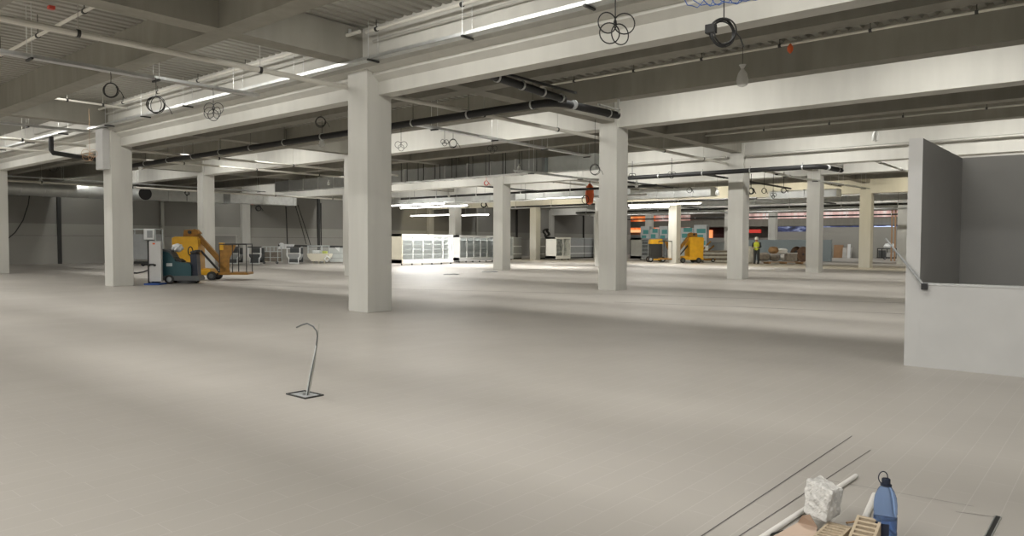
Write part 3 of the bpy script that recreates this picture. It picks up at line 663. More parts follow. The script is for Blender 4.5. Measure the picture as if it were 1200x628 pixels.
MB().prism([(-.1, 1.0), (.22, 1.0), (.18, .72)], -.42, -.40, 'Y').build('white_flap', 'white', t)
for z in (.3, .6): MB().b2((-.45, -.41, z), (.43, -.395, z+.03)).build('rib', 'grey', t)
a, b = at(326, 287.5, Y=42.6), at(404, 289, Y=40.6)
t = thing('rack_beam', 'long dark rail lying over the cabinets at the outer wall', 'rail', (0, 0, 0))
MB().tube([a, b], .055, 6).build('rail_bar', 'blackmetal', t)
for f in (.05, .35, .65, .95):
    q = a.lerp(b, f); MB().tube([q, (q.x, q.y, 0)], .03, 6).build('leg', 'lightgrey', t)
o = MB(); bmesh.ops.create_icosphere(o.bm, subdivisions=2, radius=.14)
o = o.build('safety_helmet', 'white', None, True); o.scale = (1.2, 1, .7); o.location = at(330, 286.2, Y=42.5); tag(o, 'white helmet lying on the end of the long dark rail', 'helmet')

# --- glass door chillers
def chiller(c, L, D, H, n, label, end='offwhite', inner='white', rz=0.0, frame='white', lit=0):
    t = thing('glass_chiller', label, 'chiller', tuple(c), rz)      # front faces -Y, runs along +X
    MB().b2((0, D-.06, .12), (L, D, H)).build('back_panel', inner, t)
    MB().b2((0, 0, H-.14), (L, D, H)).build('canopy', frame, t)
    MB().b2((0, -.02, .10), (L, D, .34), .01).build('base', frame, t)
    for x in (0, L-.07): MB().prism([(-.04, .1), (D, .1), (D, H), (-.04, H)], x, x+.07, 'X').build('end_panel', end if x == 0 else frame, t)
    for z in (.62, .92, 1.22, 1.5):
        if z < H-.2: MB().b2((.07, .28, z), (L-.07, D-.06, z+.03)).build('shelf', 'lightgrey', t)
    for i in range(n+1):
        x = .05+(L-.1)*i/n; MB().b2((x-.03, -.03, .34), (x+.03, .03, H-.14)).build('mullion', frame, t)
    for i in range(n):
        x0 = .05+(L-.1)*i/n; x1 = .05+(L-.1)*(i+1)/n
        d_ = MB().b2((x0+.03, -.02, .36), (x1-.03, -.005, H-.16)).build('glass_door', 'glass', t)
        MB().b2((x1-.10, -.05, .8), (x1-.07, -.02, 1.3)).build('handle', 'grey', d_)
    if lit:
        MB().b2((.2, .06, H-.165), (L-.2, .12, H-.145)).build('lamp_strip', 'white', t)
        area('chiller_lamp', (c[0]+L/2, c[1]+.1, H-.18), (L*.9, .06), lit, rot=(.5, 0, 0))
    for i in range(n+1):
        x = .1+(L-.2)*i/n; MB().cyl((x, .1, 0), (x, .1, .11), .04, seg=8).build('foot', 'blackmetal', t)
    return t
chiller((28.35, 32.55, 0), 4.25, .95, 1.84, 5, 'white five door glass chiller with cream end, nearest the wide column', lit=26)
chiller((35.0, 34.35, 0), 4.2, .95, 1.84, 6, 'white open shelved chiller under the column, farther than the cream ended one', end='white', inner='lightgrey', lit=10)
chiller((44.9, 33.7, 0), 1.9, 1.0, 1.78, 2, 'short chiller with a broad white end beside the grey shelving panels', end='white', inner='grey')
chiller((41.2, 36.3, 0), 1.7, .9, 1.8, 2, 'grey chiller partly hidden by the column before the second chiller', end='grey', inner='grey', frame='lightgrey')
chiller((50.4, 29.4, 0), 4.2, 1.0, 1.75, 4, 'grey open cabinet row just past the second column', end='grey', inner='darkgrey', frame='grey')
# objects around the second chiller
t = thing('cardboard_box', 'brown cardboard box standing at the end of the second chiller', 'box', (39.75, 34.9, 0), .2)
MB().b2((-.35, -.3, 0), (.35, .3, .5)).build('box_body', 'card', t); MB().b2((-.35, -.02, .5), (.35, .02, .506)).build('tape', 'paper', t)
t = thing('cardboard_box', 'red brown box stacked on the box at the end of the second chiller', 'box', (39.75, 34.9, .507), -.2)
MB().b2((-.3, -.28, 0), (.3, .28, .45)).build('box_body', 'red', t); MB().b2((-.3, -.02, .45), (.3, .02, .456)).build('tape', 'card', t)
# grey shelving panels beyond
def gondola(x0, y0, L, label):
    t = thing('shelving_panel', label, 'shelving', (x0, y0, 0))
    MB().b2((0, 0, .12), (L, .5, 1.72), .01).build('back_panel', 'grey', t)
    for z in (.40, 1.02): MB().b2((0, -.04, z), (L, .02, z+.07)).build('rail', 'white', t)
    MB().b2((0, -.02, 0), (L, .5, .12)).build('plinth', 'blackmetal', t)
    MB().b2((-.01, -.03, 1.72), (L+.01, .52, 1.77)).build('top_rail', 'lightgrey', t)
    return t
gondola(46.5, 36.6, 6.4, 'long grey shelving panel with white rails behind the slim far column')
gondola(53.0, 36.6, 4.6, 'grey shelving panel with white rails behind the short chiller')
gondola(40.0, 38.2, 6.2, 'grey shelving panel seen past the column by the second chiller')
p = at(640, 279, Y=36.8)
t = thing('cable_heap', 'black coiled cable heap on top of the long grey shelving panel', 'cable heap', (p.x, p.y, 1.77))
for k in range(6):
    rnd = random.Random(k+40); R = .35*rnd.uniform(.7, 1.1)
    MB().tube([(R*math.cos(a)+rnd.uniform(-.04, .04), .1*math.sin(3*a)+.03*k-.08, .4+R*math.sin(a)) for a in [i*2*PI/18 for i in range(18)]], .04, 6, True).build('cable_loop', 'black', t, True)
for i, (px, py, R) in enumerate(((529, 321.5, .30), (574, 318.5, .34))):
    c = at(px, py, Z=.012)
    tag(MB().tube([c+Vector((R*math.cos(a)*1.2, R*math.sin(a), .004*(k % 3))) for k, a in enumerate([j*2*PI/20 for j in range(20)])], .012, 5, True).build('floor_cable', 'grey', smooth=True), ('thin cable ring lying on the floor in front of the second chiller', 'thin cable ring on the floor at the foot of the column by the second chiller')[i], 'cable')
# ------------------------------------------------------------------ unfinished end of the hall
def boards(px0, px1, pyt, X, label):
    a, b = at(px0, 300, X=X), at(px1, 300, X=X); zt = at((px0+px1)/2, pyt, X=X).z
    t = thing('board_stack', label, 'board stack', (X, 0, 0))
    y0, y1 = min(a.y, b.y), max(a.y, b.y); n = max(2, round((y1-y0)/1.1)); st = (y1-y0)/n
    for i in range(n):
        MB().b2((0, y0+i*st+.03, 0), (.5, y0+(i+1)*st-.03, zt-.25*((i*7) % 3 == 1)), .02).build('board', 'lightgrey', t)
        for k in range(3):
            z = zt*.42+zt*.17*k+.1*(i % 2)
            MB().b2((-.015, y0+i*st+.12+.2*(k % 2), z), (0, y0+(i+1)*st-.3+.15*(k % 2), z+.36)).build('printed_patch', 'tealfilm', t)
    return t
boards(750, 783, 265, 57.0, 'teal and white printed boards standing behind the dark mast lift')
boards(797, 828, 263.5, 57.0, 'teal and white printed boards standing behind the far yellow boom lift')
# parapets and end walls
def wallbox(name, x0, x1, y0, y1, z0, z1, m, label): return struct(MB().b2((x0, y0, z0), (x1, y1, z1)).build(name, m), label, 'wall')
a = at(876, 300, X=58.6).y; b = at(974, 300, X=58.6).y
wallbox('wall_parapet', 58.6, 58.8, b, a, 0, 1.66, 'bluegrey', 'blue grey parapet behind the rubble heap')
a = at(826, 300, X=60.0).y; b = at(852, 300, X=60.0).y
wallbox('wall_curb', 60.0, 60.3, b-3, a, 0, 1.45, 'lightgrey', 'light grey curb wall beyond the lifts')
wallbox('wall_end', 74.3, 74.5, -4, 24.5, 0, 2.95, 'wallpanel_light', 'grey end wall of the unfinished area')
# upper bulkheads of the neighbouring mall
b0 = at(735, 250, X=84).y+22
wallbox('trim_30', 84.0, 84.4, -10, b0-20, 3.35, 4.15, 'raw_concrete', 'tan bulkhead of the shops beyond the end wall')
mb = MB().b2((83.9, -10, 4.2), (84.0, 36, 4.85))
MAT['pinklight'] = mat('lit_fascia', (.5, .4, .38), .5, noise=.0)
def lit_noise(name, cols, scale, strength, stretch):
    m = bpy.data.materials.new(name); m.use_nodes = True; nt = m.node_tree; bs = nt.nodes['Principled BSDF']
    tc = nt.nodes.new('ShaderNodeTexCoord'); mp = nt.nodes.new('ShaderNodeMapping'); mp.inputs['Scale'].default_value = stretch
    n = nt.nodes.new('ShaderNodeTexNoise'); n.inputs['Scale'].default_value = scale; n.inputs['Detail'].default_value = 3
    r = nt.nodes.new('ShaderNodeValToRGB'); r.color_ramp.interpolation = 'LINEAR'
    for i, c in enumerate(cols):
        e = r.color_ramp.elements[i] if i < 2 else r.color_ramp.elements.new(.5)
        e.position = .3+.4*i/(len(cols)-1); e.color = (*c, 1)
    nt.links.new(tc.outputs['Object'], mp.inputs['Vector']); nt.links.new(mp.outputs['Vector'], n.inputs['Vector']); nt.links.new(n.outputs['Fac'], r.inputs['Fac'])
    nt.links.new(r.outputs['Color'], bs.inputs['Emission Color']); bs.inputs['Emission Strength'].default_value = strength
    nt.links.new(r.outputs['Color'], bs.inputs['Base Color'])
    return m
MAT['pinklight'] = lit_noise('lit_pink_fascia', [(.35, .20, .18), (.75, .52, .48), (.95, .85, .82)], 1.0, .5, (1, .8, .1))
MAT['bluelight'] = lit_noise('lit_blue_signs', [(.012, .014, .025), (.035, .045, .12), (.30, .34, .48)], 1.0, .55, (1, 1.0, 3.0))
MAT['orangelight'] = lit_noise('lit_orange_shop', [(.30, .03, .01), (.85, .20, .05), (1.0, .50, .20)], 1.0, .75, (1, .8, 1.2))
MAT['warmshop'] = lit_noise('warm_lit_shop', [(.25, .08, .06), (.55, .33, .28), (.8, .7, .66)], 1.0, .5, (1, .6, 2.4))
tag(mb.build('lit_fascia', 'pinklight'), 'pinkish glowing fascia strip above the tan bulkhead beyond the end wall', 'fascia')
tag(MB().b2((83.9, -10, 2.7), (84.0, 31, 3.3)).build('shop_screen', 'bluelight'), 'row of dark blue lit shop signs under the tan bulkhead', 'shop sign')
ya, yb = at(990, 268, X=83.5).y, at(960, 268, X=83.5).y
tag(MB().b2((83.6, at(1048, 268, X=83.6).y, 2.69), (83.8, at(1024, 268, X=83.6).y, 3.2)).build('lit_screen', mat('bright_screen', (.5, .6, .8), .4, emit=(.6, .72, 1), estr=1.1)), 'bright bluish screen beside the last column of the nearest row', 'screen')
o = at(745, 262, X=86)
t = thing('lit_shop', 'orange lit shop interior far past the second column', 'shop', (86, o.y, 0))
MB().b2((0, -2.8, 2.9), (.3, 4, 4.9)).build('shop_front', 'orangelight', t)
MB().b2((-.2, -2.5, 2.75), (.1, 1.6, 3.1)).build('shop_counter', mat('lit_counter', (.9, .6, .35), .5, emit=(1, .55, .25), estr=.9), t)
o = at(772, 257, X=86)
tag(MB().b2((86.8, o.y-4, 3.2), (87.1, o.y+2.4, 5.0)).build('lit_shop', 'warmshop'), 'reddish lit shop front between the orange shop and the column behind the yellow lifts', 'shop')
o = at(838, 274, X=86)
t = thing('lit_shop', 'dark shop with an orange square light behind the third column', 'shop', (86, o.y, 0))
MB().b2((.2, -2.5, 1.9), (.5, 2.2, 3.3)).build('shop_front', mat('dark_red_shop', (.06, .015, .015), .6), t)
MB().b2((0, .4, 2.0), (.2, 1.7, 3.0)).build('lit_square', mat('orange_square', (.9, .3, .1), .5, emit=(1, .32, .12), estr=1.0), t)
o = at(882, 270, X=82)
tag(MB().b2((82, o.y-.9, 2.55), (82.3, o.y+.9, 2.95)).build('shop_sign', mat('red_sign', (.4, .03, .02), .5, emit=(.6, .04, .03), estr=.4)), 'red shop sign beside the third column, above the worker', 'shop sign')
wallbox('wall_mall', 88, 88.4, -10, 62, 0, 5.5, 'raw_concrete', 'far wall of the neighbouring mall')
wallbox('wall_mall_ledge', 83.3, 83.8, -10, 31, 0, 2.68, 'wallpanel', 'grey ledge wall under the blue shop signs')
wallbox('wall_mall_low', 83.0, 83.3, 24.5, 50, 0, 2.0, 'wallpanel', 'low parapet in front of the far shops')
struct(MB().b2((83, WY, 0), (83.2, 62, 2.4)).build('wall_mall_side', 'grey'))

# ------------------------------------------------------------------ goods at the far right
p = g(918, 309)
t = thing('wooden_pallet', 'low wooden pallet under the rubble heap by the worker', 'pallet', (p.x, p.y, 0), RZ)
for k in range(5): MB().b2((-1.3, -.5+.23*k, .1), (1.3, -.36+.23*k, .13)).build('deck_board', 'wood', t)
for k in (-1.1, 0, 1.1): MB().b2((k-.06, -.5, 0), (k+.06, .56, .1)).build('bearer', 'wood', t)
def sack(px, py, z, w, h, m, label, name='cement_sack', cat='sack', seed=0):
    b = MB(); bmesh.ops.create_icosphere(b.bm, subdivisions=3, radius=.5)
    rnd = random.Random(seed)
    ph = [rnd.uniform(0, 6) for _ in range(3)]
    for v in b.bm.verts:
        q = v.co.copy(); k = 1+.1*math.sin(q.x*7+ph[0])*math.cos(q.y*6+ph[1])+.06*math.sin(q.z*13+ph[2])
        v.co = Vector((math.copysign(abs(q.x*2)**.7/2, q.x)*w*k, math.copysign(abs(q.y*2)**.7/2, q.y)*.6*k, (math.copysign(abs(q.z*2)**.75/2, q.z)+.45)*h))
    o = b.build(name, m, None, True); p = g(px, py); o.location = (p.x, p.y, z); o.rotation_euler = (0, 0, RZ+rnd.uniform(-.4, .4))
    return tag(o, label, cat)
sack(895, 307.5, .13, .85, .62, 'rubble', 'brown rubble sack right beside the worker', seed=1)
sack(907.5, 307.5, .13, .75, .55, 'rubble', 'brown rubble sack in the middle of the pallet', seed=2)
sack(906, 308.5, .68, .6, .5, 'wood', 'reddish brown bundle on top of the rubble sacks', 'wrapped_bundle', 'bundle', 3)
sack(918.5, 307.5, .13, .55, .5, 'paper', 'white sack on the pallet before the wooden reel', seed=4)
sack(916, 308, .62, .75, .42, 'paper', 'white rolled sack lying on the white sack', seed=5)
t = thing('crate_box', 'grey box standing on the pallet before the wooden reel', 'box', tuple(g(926.5, 308)), RZ)
MB().b2((-.36, -.25, .13), (.36, .25, .66), .01).build('box_body', 'rubble', t); MB().b2((-.38, -.27, .66), (.38, .27, .71)).build('lid', 'paper', t)
MAT['reel'] = mat('dark_reel_wood', (.17, .10, .06), .75, noise=.25, scale=5)
p = g(937, 307)
t = thing('cable_reel', 'large brown wooden cable reel standing behind the rubble, beside the fourth column', 'cable reel', (p.x, p.y, .58), RZ+.35)
for s_ in (-1, 1): MB().cyl((0, s_*.32, 0), (0, s_*.36, 0), .57, seg=28).build('flange', MAT['reel'], t)
MB().cyl((0, -.32, 0), (0, .32, 0), .28, seg=20).build('drum', 'black', t, True)
MB().cyl((0, -.38, 0), (0, -.36, 0), .08, seg=12).build('hub_plate', 'blackmetal', t)
SX = [73.9]
def sheet(px0, px1, py, pyt, m, label, lean=.18, name='leaning_board', cat='board'):
    a, b = at(px0, py, X=SX[0] if py < 304 else 60.5), at(px1, py, X=SX[0] if py < 304 else 60.5); SX[0] -= .25; a.z = b.z = 0; d = (b-a); L = d.length; H = (at(px0, pyt, X=a.x).z)
    t = thing(name, label, cat, tuple(a), math.atan2(d.y, d.x))
    MB().prism([(0, 0), (.04, 0), (.04+lean, H), (lean, H)], 0, L, 'X').build('sheet', m, t)
    MB().prism([(-.004, 0), (0, 0), (lean, H), (lean-.004, H)], 0, .03, 'X').build('edge_strip', 'wood', t)
    return t
sheet(976.5, 987.5, 302, 287, 'board', 'brown hardboard sheet leaning on the end wall past the fourth column')
sheet(986.5, 997.5, 302.4, 290, 'paper', 'small white sheet leaning beside the brown hardboard')
sheet(992, 996, 301.8, 286, 'white', 'narrow white strip leaning at the end of the white sheet')
sheet(964.5, 972.5, 304.5, 281, 'bluegrey', 'dark blue grey sheet standing just past the fourth column')
t = thing('generator', 'black framed machine with a white top cover before the booth edge', 'machine', tuple(g(1042, 304)), RZ)
MB().b2((-.9, -.4, .1), (.9, .4, .2)).build('base_frame', 'blackmetal', t)
k = MB()
for x in (-.85, .0, .85):
    for y in (-.38, .38): k.cyl((x, y, .1), (x, y, .95), .04, seg=8)
k.tube([(-.85, -.38, .95), (.85, -.38, .95), (.85, .38, .95), (-.85, .38, .95)], .04, 8, True); k.build('frame', 'black', t)
MB().b2((-.4, -.3, .2), (.4, .3, .6), .04).build('engine', 'paper', t)
MB().b2((-.82, -.3, .2), (-.45, .3, .8), .03).build('tank', 'darkgrey', t)
MB().lathe([(.05, .92), (.42, .95), (.48, 1.15), (.34, 1.38), (.03, 1.44)], seg=18).build('top_cover', 'white', t, True)
for x in (-.6, .6): put_wheel(t, x, -.42, .12, .08)
p = g(1050, 304)
t = thing('pipe_riser', 'rusty red riser pipes standing beside the booth end wall', 'pipe', tuple(g(1052, 306)))
for k in range(3): MB().cyl((.1, .25*k, 0), (.1, .25*k, 4.2), .06, seg=8).build('pipe_run', 'board', t, True)
t = thing('stacked_slabs', 'low stack of brownish slabs behind the third column', 'slab stack', tuple(g(838, 307)), RZ)
for k in range(6): MB().b2((-1.0+.03*(k % 2), -.5, .02+.14*k), (1.1+.04*(k % 3), .5, .14+.14*k), .01).build('slab', 'rubble' if k % 2 else 'paper', t)

# --- bar sticking out from the low booth wall
a = at(1081, 332.5, X=9.245); b = at(1038, 279.5, X=9.265)
t = thing('metal_bar', 'thin grey metal bar slanting up past the booth end wall from the low wall capping', 'bar', tuple(a))
MB().tube([(0, 0, 0), (b-a)*.5, b-a], [.016, .013, .009], 8).build('bar', 'grey', t, True)
MB().box((.0, -.02, -.03), (.05, .06, .07), .004).build('bar_socket', 'black', t)

# --- worker by the rubble heap
def worker(px, py):
    p = g(px, py)
    t = thing('person', 'worker in a white helmet and yellow hi-vis vest, standing with bent arms by the rubble', 'person', (p.x, p.y, 0), RZ+2.6)
    # local +Y is where the worker faces, X sideways
    V, E_, Rr = [], [], []
    def add(v, r, par=None):
        V.append(v); Rr.append(r)
        if par is not None: E_.append((par, len(V)-1))
        return len(V)-1
    pel = add((0, 0, .98), (.155, .115)); wa = add((0, .01, 1.12), (.14, .10), pel); ch = add((0, .03, 1.32), (.17, .115), wa); ne = add((0, .05, 1.47), (.065, .065), ch)
    he = add((0, .08, 1.57), (.078, .09), ne); add((0, .085, 1.68), (.07, .08), he)
    no = add((0, .175, 1.585), (.016, .016), he)
    for s_ in (-1, 1):
        add((s_*.085, .07, 1.585), (.016, .02), he)
        sh = add((s_*.2, .03, 1.40), (.062, .062), ch); el = add((s_*.27, .06, 1.13), (.046, .046), sh); wr = add((s_*.17, .28, 1.10), (.032, .03), el)
        pa = add((s_*.15, .35, 1.10), (.036, .02), wr)
        for k in range(4):
            f1 = add((s_*(.125+.018*k), .41+.006*(1.5-abs(k-1.5)), 1.095), (.0095, .0095), pa); add((s_*(.125+.018*k), .44+.008*(1.5-abs(k-1.5)), 1.065), (.008, .008), f1)
        th = add((s_*.105, .345, 1.115), (.011, .011), wr); add((s_*.095, .385, 1.105), (.009, .009), th)
        hp = add((s_*.095, 0, .90), (.095, .10), pel); kn = add((s_*.11, .03, .50), (.062, .066), hp); an = add((s_*.12, -.01, .10), (.042, .046), kn)
        add((s_*.12, .06, .045), (.042, .036), an); add((s_*.125, .17, .035), (.038, .028), len(V)-1)
    me = bpy.data.meshes.new('body'); me.from_pydata(V, E_, []); b = bpy.data.objects.new('body', me); COL.objects.link(b); b.parent = t
    b.modifiers.new('skin', 'SKIN'); b.modifiers.new('sub', 'SUBSURF').levels = 2; b.modifiers['sub'].render_levels = 2
    for i, r in enumerate(Rr): me.skin_vertices[0].data[i].radius = r
    me.skin_vertices[0].data[0].use_root = True
    me.materials.append(MAT['skin'])
    # clothes: lofted shells that follow the body
    def loft(name, secs, m, seg=16):
        k = MB(); rings = [[k.bm.verts.new((c[0]+a*math.cos(2*PI*i/seg), c[1]+bb*math.sin(2*PI*i/seg), c[2])) for i in range(seg)] for c, a, bb in secs]
        for A, B in zip(rings, rings[1:]):
            for i in range(seg): k.bm.faces.new((A[i], A[(i+1) % seg], B[(i+1) % seg], B[i]))
        return k.build(name, m, t, True)
    loft('vest', [((0, .0, .92), .19, .15), ((0, .01, 1.1), .18, .14), ((0, .03, 1.3), .215, .155), ((0, .035, 1.40), .20, .14), ((0, .045, 1.47), .09, .085)], 'hivis')
    loft('reflective_band', [((0, .01, 1.08), .186, .146), ((0, .012, 1.13), .188, .148)], 'lightgrey')
    k = MB()
    for s_ in (-1, 1):
        k.tube([(s_*.2, .03, 1.42), (s_*.24, .045, 1.28), (s_*.27, .06, 1.13), (s_*.22, .17, 1.115), (s_*.175, .265, 1.10)], [.078, .068, .06, .055, .046], 12)
    k.build('sleeves', 'cloth_dark', t, True)
    k = MB()
    for s_ in (-1, 1): k.tube([(s_*.085, 0, .98), (s_*.1, .01, .8), (s_*.11, .03, .5), (s_*.118, .0, .25), (s_*.12, -.01, .09)], [.125, .112, .085, .075, .068], 14)
    k.build('trousers', 'cloth_dark', t, True)
    k = MB()
    for s_ in (-1, 1): k.box((s_*.122, .07, .05), (.1, .29, .1), .03)
    k.build('boots', 'black', t, True)
    k = MB().lathe([(.135, 1.63), (.132, 1.70), (.105, 1.77), (.05, 1.81), (.0, 1.815)], (0, .08, 0), 20); k.box((0, .2, 1.635), (.17, .1, .014), .005); k.build('helmet', 'white', t, True)
    for s_ in (-1, 1): MB().box((s_*.032, .168, 1.61), (.022, .012, .012), .003).build('eye', 'black', t)
    MB().box((0, .168, 1.535), (.05, .012, .012), .003).build('mouth', 'red', t)
    return t
worker(886.5, 309)
p = g(879.5, 309)
sack(879.5, 308, .0, .75, 1.25, 'paper', 'tall white sheet bundle standing against the third column beside the worker', 'sheet_bundle', 'bundle', 9)

# ------------------------------------------------------------------ near floor items
c = (at(338, 462, Z=0)+at(378, 464, Z=0))/2
t = thing('floor_box', 'open square floor box in the tiles with two cables rising from it', 'floor box', (3.80, 5.69, 0))
k = MB()
for a, b in (((-.10, -.15), (.10, -.135)), ((-.10, .135), (.10, .15)), ((-.10, -.135), (-.085, .135)), ((.085, -.135), (.10, .135))): k.b2((a[0], a[1], 0), (b[0], b[1], .012))
k.build('frame', 'blackmetal', t)
MB().b2((-.085, -.135, .0), (.085, .135, .004)).build('recess_plate', 'grey', t)
MB().b2((-.03, -.02, .004), (.03, .05, .02)).build('cable_gland', 'galv', t)
X0 = 3.8
q = lambda x, y, dx=0: at(x, y, X=X0+dx)-Vector((3.80, 5.69, 0))
MB().tube([q(360, 464), q(362, 450), q(366, 430), q(370, 408), q(372, 394), q(371, 388), q(367, 382.5), q(360, 379), q(354, 380.5), q(347.5, 383.5)], [.007, .007, .0065, .006, .006, .006, .0065, .007, .007, .0075], 8).build('cable', 'darkgrey', t, True)
MB().tube([q(361, 464, .02), q(364, 450, .02), q(368, 428, .02), q(371.5, 405, .02), q(372.5, 392, .02), q(374, 379.5, .02)], [.006, .006, .006, .005, .004, .0035], 8).build('cable', 'pipe_grey', t, True)
MB().tube([q(359, 463, -.02), q(363, 440, -.01), q(369, 412, -.01), q(372, 394, .01)], .005, 8).build('cable', 'lightgrey', t, True)

# broken concrete block resting on two hollow bricks
from mathutils import noise as mnoise
fb = at(966, 614, X=3.57); ft = at(975, 576, X=3.60); lb = at(940.5, 600, X=3.66); lt = at(944, 560, X=3.69); rb = at(985, 604, X=3.69); rt = at(988, 572.5, X=3.73); bt = at(962, 556.5, X=3.83)
bb = lb+rb-fb
k = MB(); vs = [k.bm.verts.new(v) for v in (fb, rb, bb, lb, ft, rt, bt, lt)]
for f in ((0, 1, 2, 3), (4, 5, 6, 7), (0, 1, 5, 4), (1, 2, 6, 5), (2, 3, 7, 6), (3, 0, 4, 7)): k.bm.faces.new([vs[i] for i in f])
bmesh.ops.recalc_face_normals(k.bm, faces=k.bm.faces[:])
bmesh.ops.bevel(k.bm, geom=k.bm.edges[:], offset=.008, segments=1, affect='EDGES')
bmesh.ops.triangulate(k.bm, faces=k.bm.faces[:])
for _ in range(4): bmesh.ops.subdivide_edges(k.bm, edges=[e for e in k.bm.edges if e.calc_length() > .012], cuts=1, use_grid_fill=True); bmesh.ops.triangulate(k.bm, faces=k.bm.faces[:])
cen = sum((v.co for v in k.bm.verts), Vector())/len(k.bm.verts)
for v in k.bm.verts:
    d_ = (v.co-cen).normalized(); n_ = mnoise.fractal(v.co*16, .9, 2.1, 6); v.co += d_*n_*.010
    n2 = mnoise.noise(v.co*130); v.co += d_*n2*.0028
o = k.build('concrete_block', 'block'); tag(o, 'rough broken lump of white concrete propped on the hollow bricks', 'concrete block')
def hollow_brick(c, rz, label, tilt=0.0):
    t = thing('hollow_brick', label, 'brick', c, rz); t.rotation_euler = (0, tilt, rz); t.scale = (.88, .88, .95)
    L, W, H = .25, .12, .065
    # body with real slots: rails and webs
    k = MB()
    k.b2((-L/2, -W/2, 0), (L/2, -W/2+.014, H)); k.b2((-L/2, W/2-.014, 0), (L/2, W/2, H))
    for i in range(7):
        x = -L/2+.008+(L-.016)*i/6; k.b2((x-.008, -W/2+.014, 0), (x+.008, W/2-.014, H))
    k.build('brick_body', 'brick', t)
    MB().b2((-L/2+.004, -W/2+.004, .002), (L/2-.004, W/2-.004, .006)).build('slot_shade', 'brickshade', t)  # dark plate puts the shade inside the slots into the colour
    return t
b1 = at(976, 621, Z=.066); d1 = at(992, 606, Z=.066)-at(956, 640, Z=.066)
hollow_brick((b1.x, b1.y, .0), math.atan2(d1.y, d1.x), 'yellow hollow brick under the front of the broken concrete block')
b2_ = at(1013, 627, Z=.066); d2 = at(1024, 612, Z=.066)-at(1000, 645, Z=.066)
hollow_brick((b2_.x-.01, b2_.y-.005, .036), math.atan2(d2.y, d2.x), 'yellow hollow brick standing against the blue water bottle', tilt=-.28)
tag(MB().cyl(at(888, 633, Z=.014), at(1003, 557.5, Z=.014), .0135, seg=14).build('pvc_pipe', 'pvc', smooth=True), 'long white plastic pipe passing behind the concrete block', 'pipe')
tag(MB().cyl(at(1002, 634, Z=.014), at(1025, 580, Z=.014), .0155, seg=14).build('pvc_pipe', 'pvc', smooth=True), 'short white plastic pipe beside the blue water bottle', 'pipe')
# cardboard sheet with a bent flap
t = thing('cardboard_sheet', 'pinkish brown cardboard sheet with a raised flap, in front of the concrete block', 'cardboard', (0, 0, 0))
c1, c2, c3, c4 = at(935, 612, Z=.035), at(958, 618, Z=.03), at(950, 650, Z=.004), at(885, 640, Z=.004)
k = MB(); P = [c1, c2, c3, c4]; dn = Vector((0, 0, .003))
A_ = [k.bm.verts.new(p) for p in P]; B_ = [k.bm.verts.new(p-dn) for p in P]
k.bm.faces.new(A_); k.bm.faces.new(B_[::-1])
for i in range(4): k.bm.faces.new((A_[i], B_[i], B_[(i+1) % 4], A_[(i+1) % 4]))
k.build('sheet', 'card', t)
k = MB(); P = [c1, c2, at(949, 603, Z=.10), at(940, 604, Z=.09)]
A_ = [k.bm.verts.new(p) for p in P]; B_ = [k.bm.verts.new(p+Vector((.003, .0, 0))) for p in P]
k.bm.faces.new(A_); k.bm.faces.new(B_[::-1])
for i in range(4): k.bm.faces.new((A_[i], B_[i], B_[(i+1) % 4], A_[(i+1) % 4]))
k.build('flap', 'card', t)
for i, (a, b, l) in enumerate((((992, 612.5), (1010, 610), 'thin brown stick between the two hollow bricks'), ((900, 627), (918, 622), 'thin dark stick beside the end of the long white pipe'), ((955, 632), (955, 614), 'short dark stick leaning under the concrete block'))):
    tag(MB().cyl(at(*a, Z=.012), at(*b, Z=.012), .005, seg=8).build('wood_stick', 'wood' if i == 0 else 'blackmetal'), l, 'stick')
# blue water bottle
MAT['bottle'] = mat('blue_bottle', (.36, .52, .86), .1, trans=.9); MAT['bottle'].node_tree.nodes['Principled BSDF'].inputs['IOR'].default_value = 1.12
MAT['water'] = mat('tinted_water', (.30, .44, .72), .05, trans=.9)
t = thing('water_bottle', 'large blue plastic water bottle with a ring handle, beside the hollow brick', 'water bottle', (3.66, .832, 0), RZ)
body = [(.03, 0), (.046, .004), (.05, .02), (.05, .07), (.0475, .078), (.05, .086), (.05, .14), (.0475, .148), (.05, .156), (.0495, .20), (.045, .232), (.034, .262), (.02, .282), (.0165, .29), (.0165, .296)]
MB().lathe(body, seg=28).build('bottle_body', 'bottle', t, True)
MB().lathe([(.028, .006), (.044, .01), (.045, .13), (.0, .131)], seg=24).build('water', 'water', t, True)
MB().lathe([(.0185, .288), (.0185, .312), (.016, .315), (.0, .315)], seg=20).build('cap', 'navy', t, True)
MB().lathe([(.024, .281), (.025, .288), (.02, .29)], seg=20).build('neck_collar', 'navy', t, True)
rt_ = Vector((0.75, -.66, 0))
MB().tube([(-.012+.03*math.cos(a)*.7, .004, .318+.028*math.sin(a)) for a in [i*2*PI/20 for i in range(20)]], .0026, 6, True).build('ring_handle', 'navy', t, True)
lab = MB(); 
for i in range(14):
    a0, a1 = 2.6+i*.14, 2.6+(i+1)*.14
    lab.quad(*[(.0507*math.cos(a), .0507*math.sin(a), z) for a, z in ((a0, .05), (a1, .05), (a1, .118), (a0, .118))])
lab.build('label', 'navy', t, True)
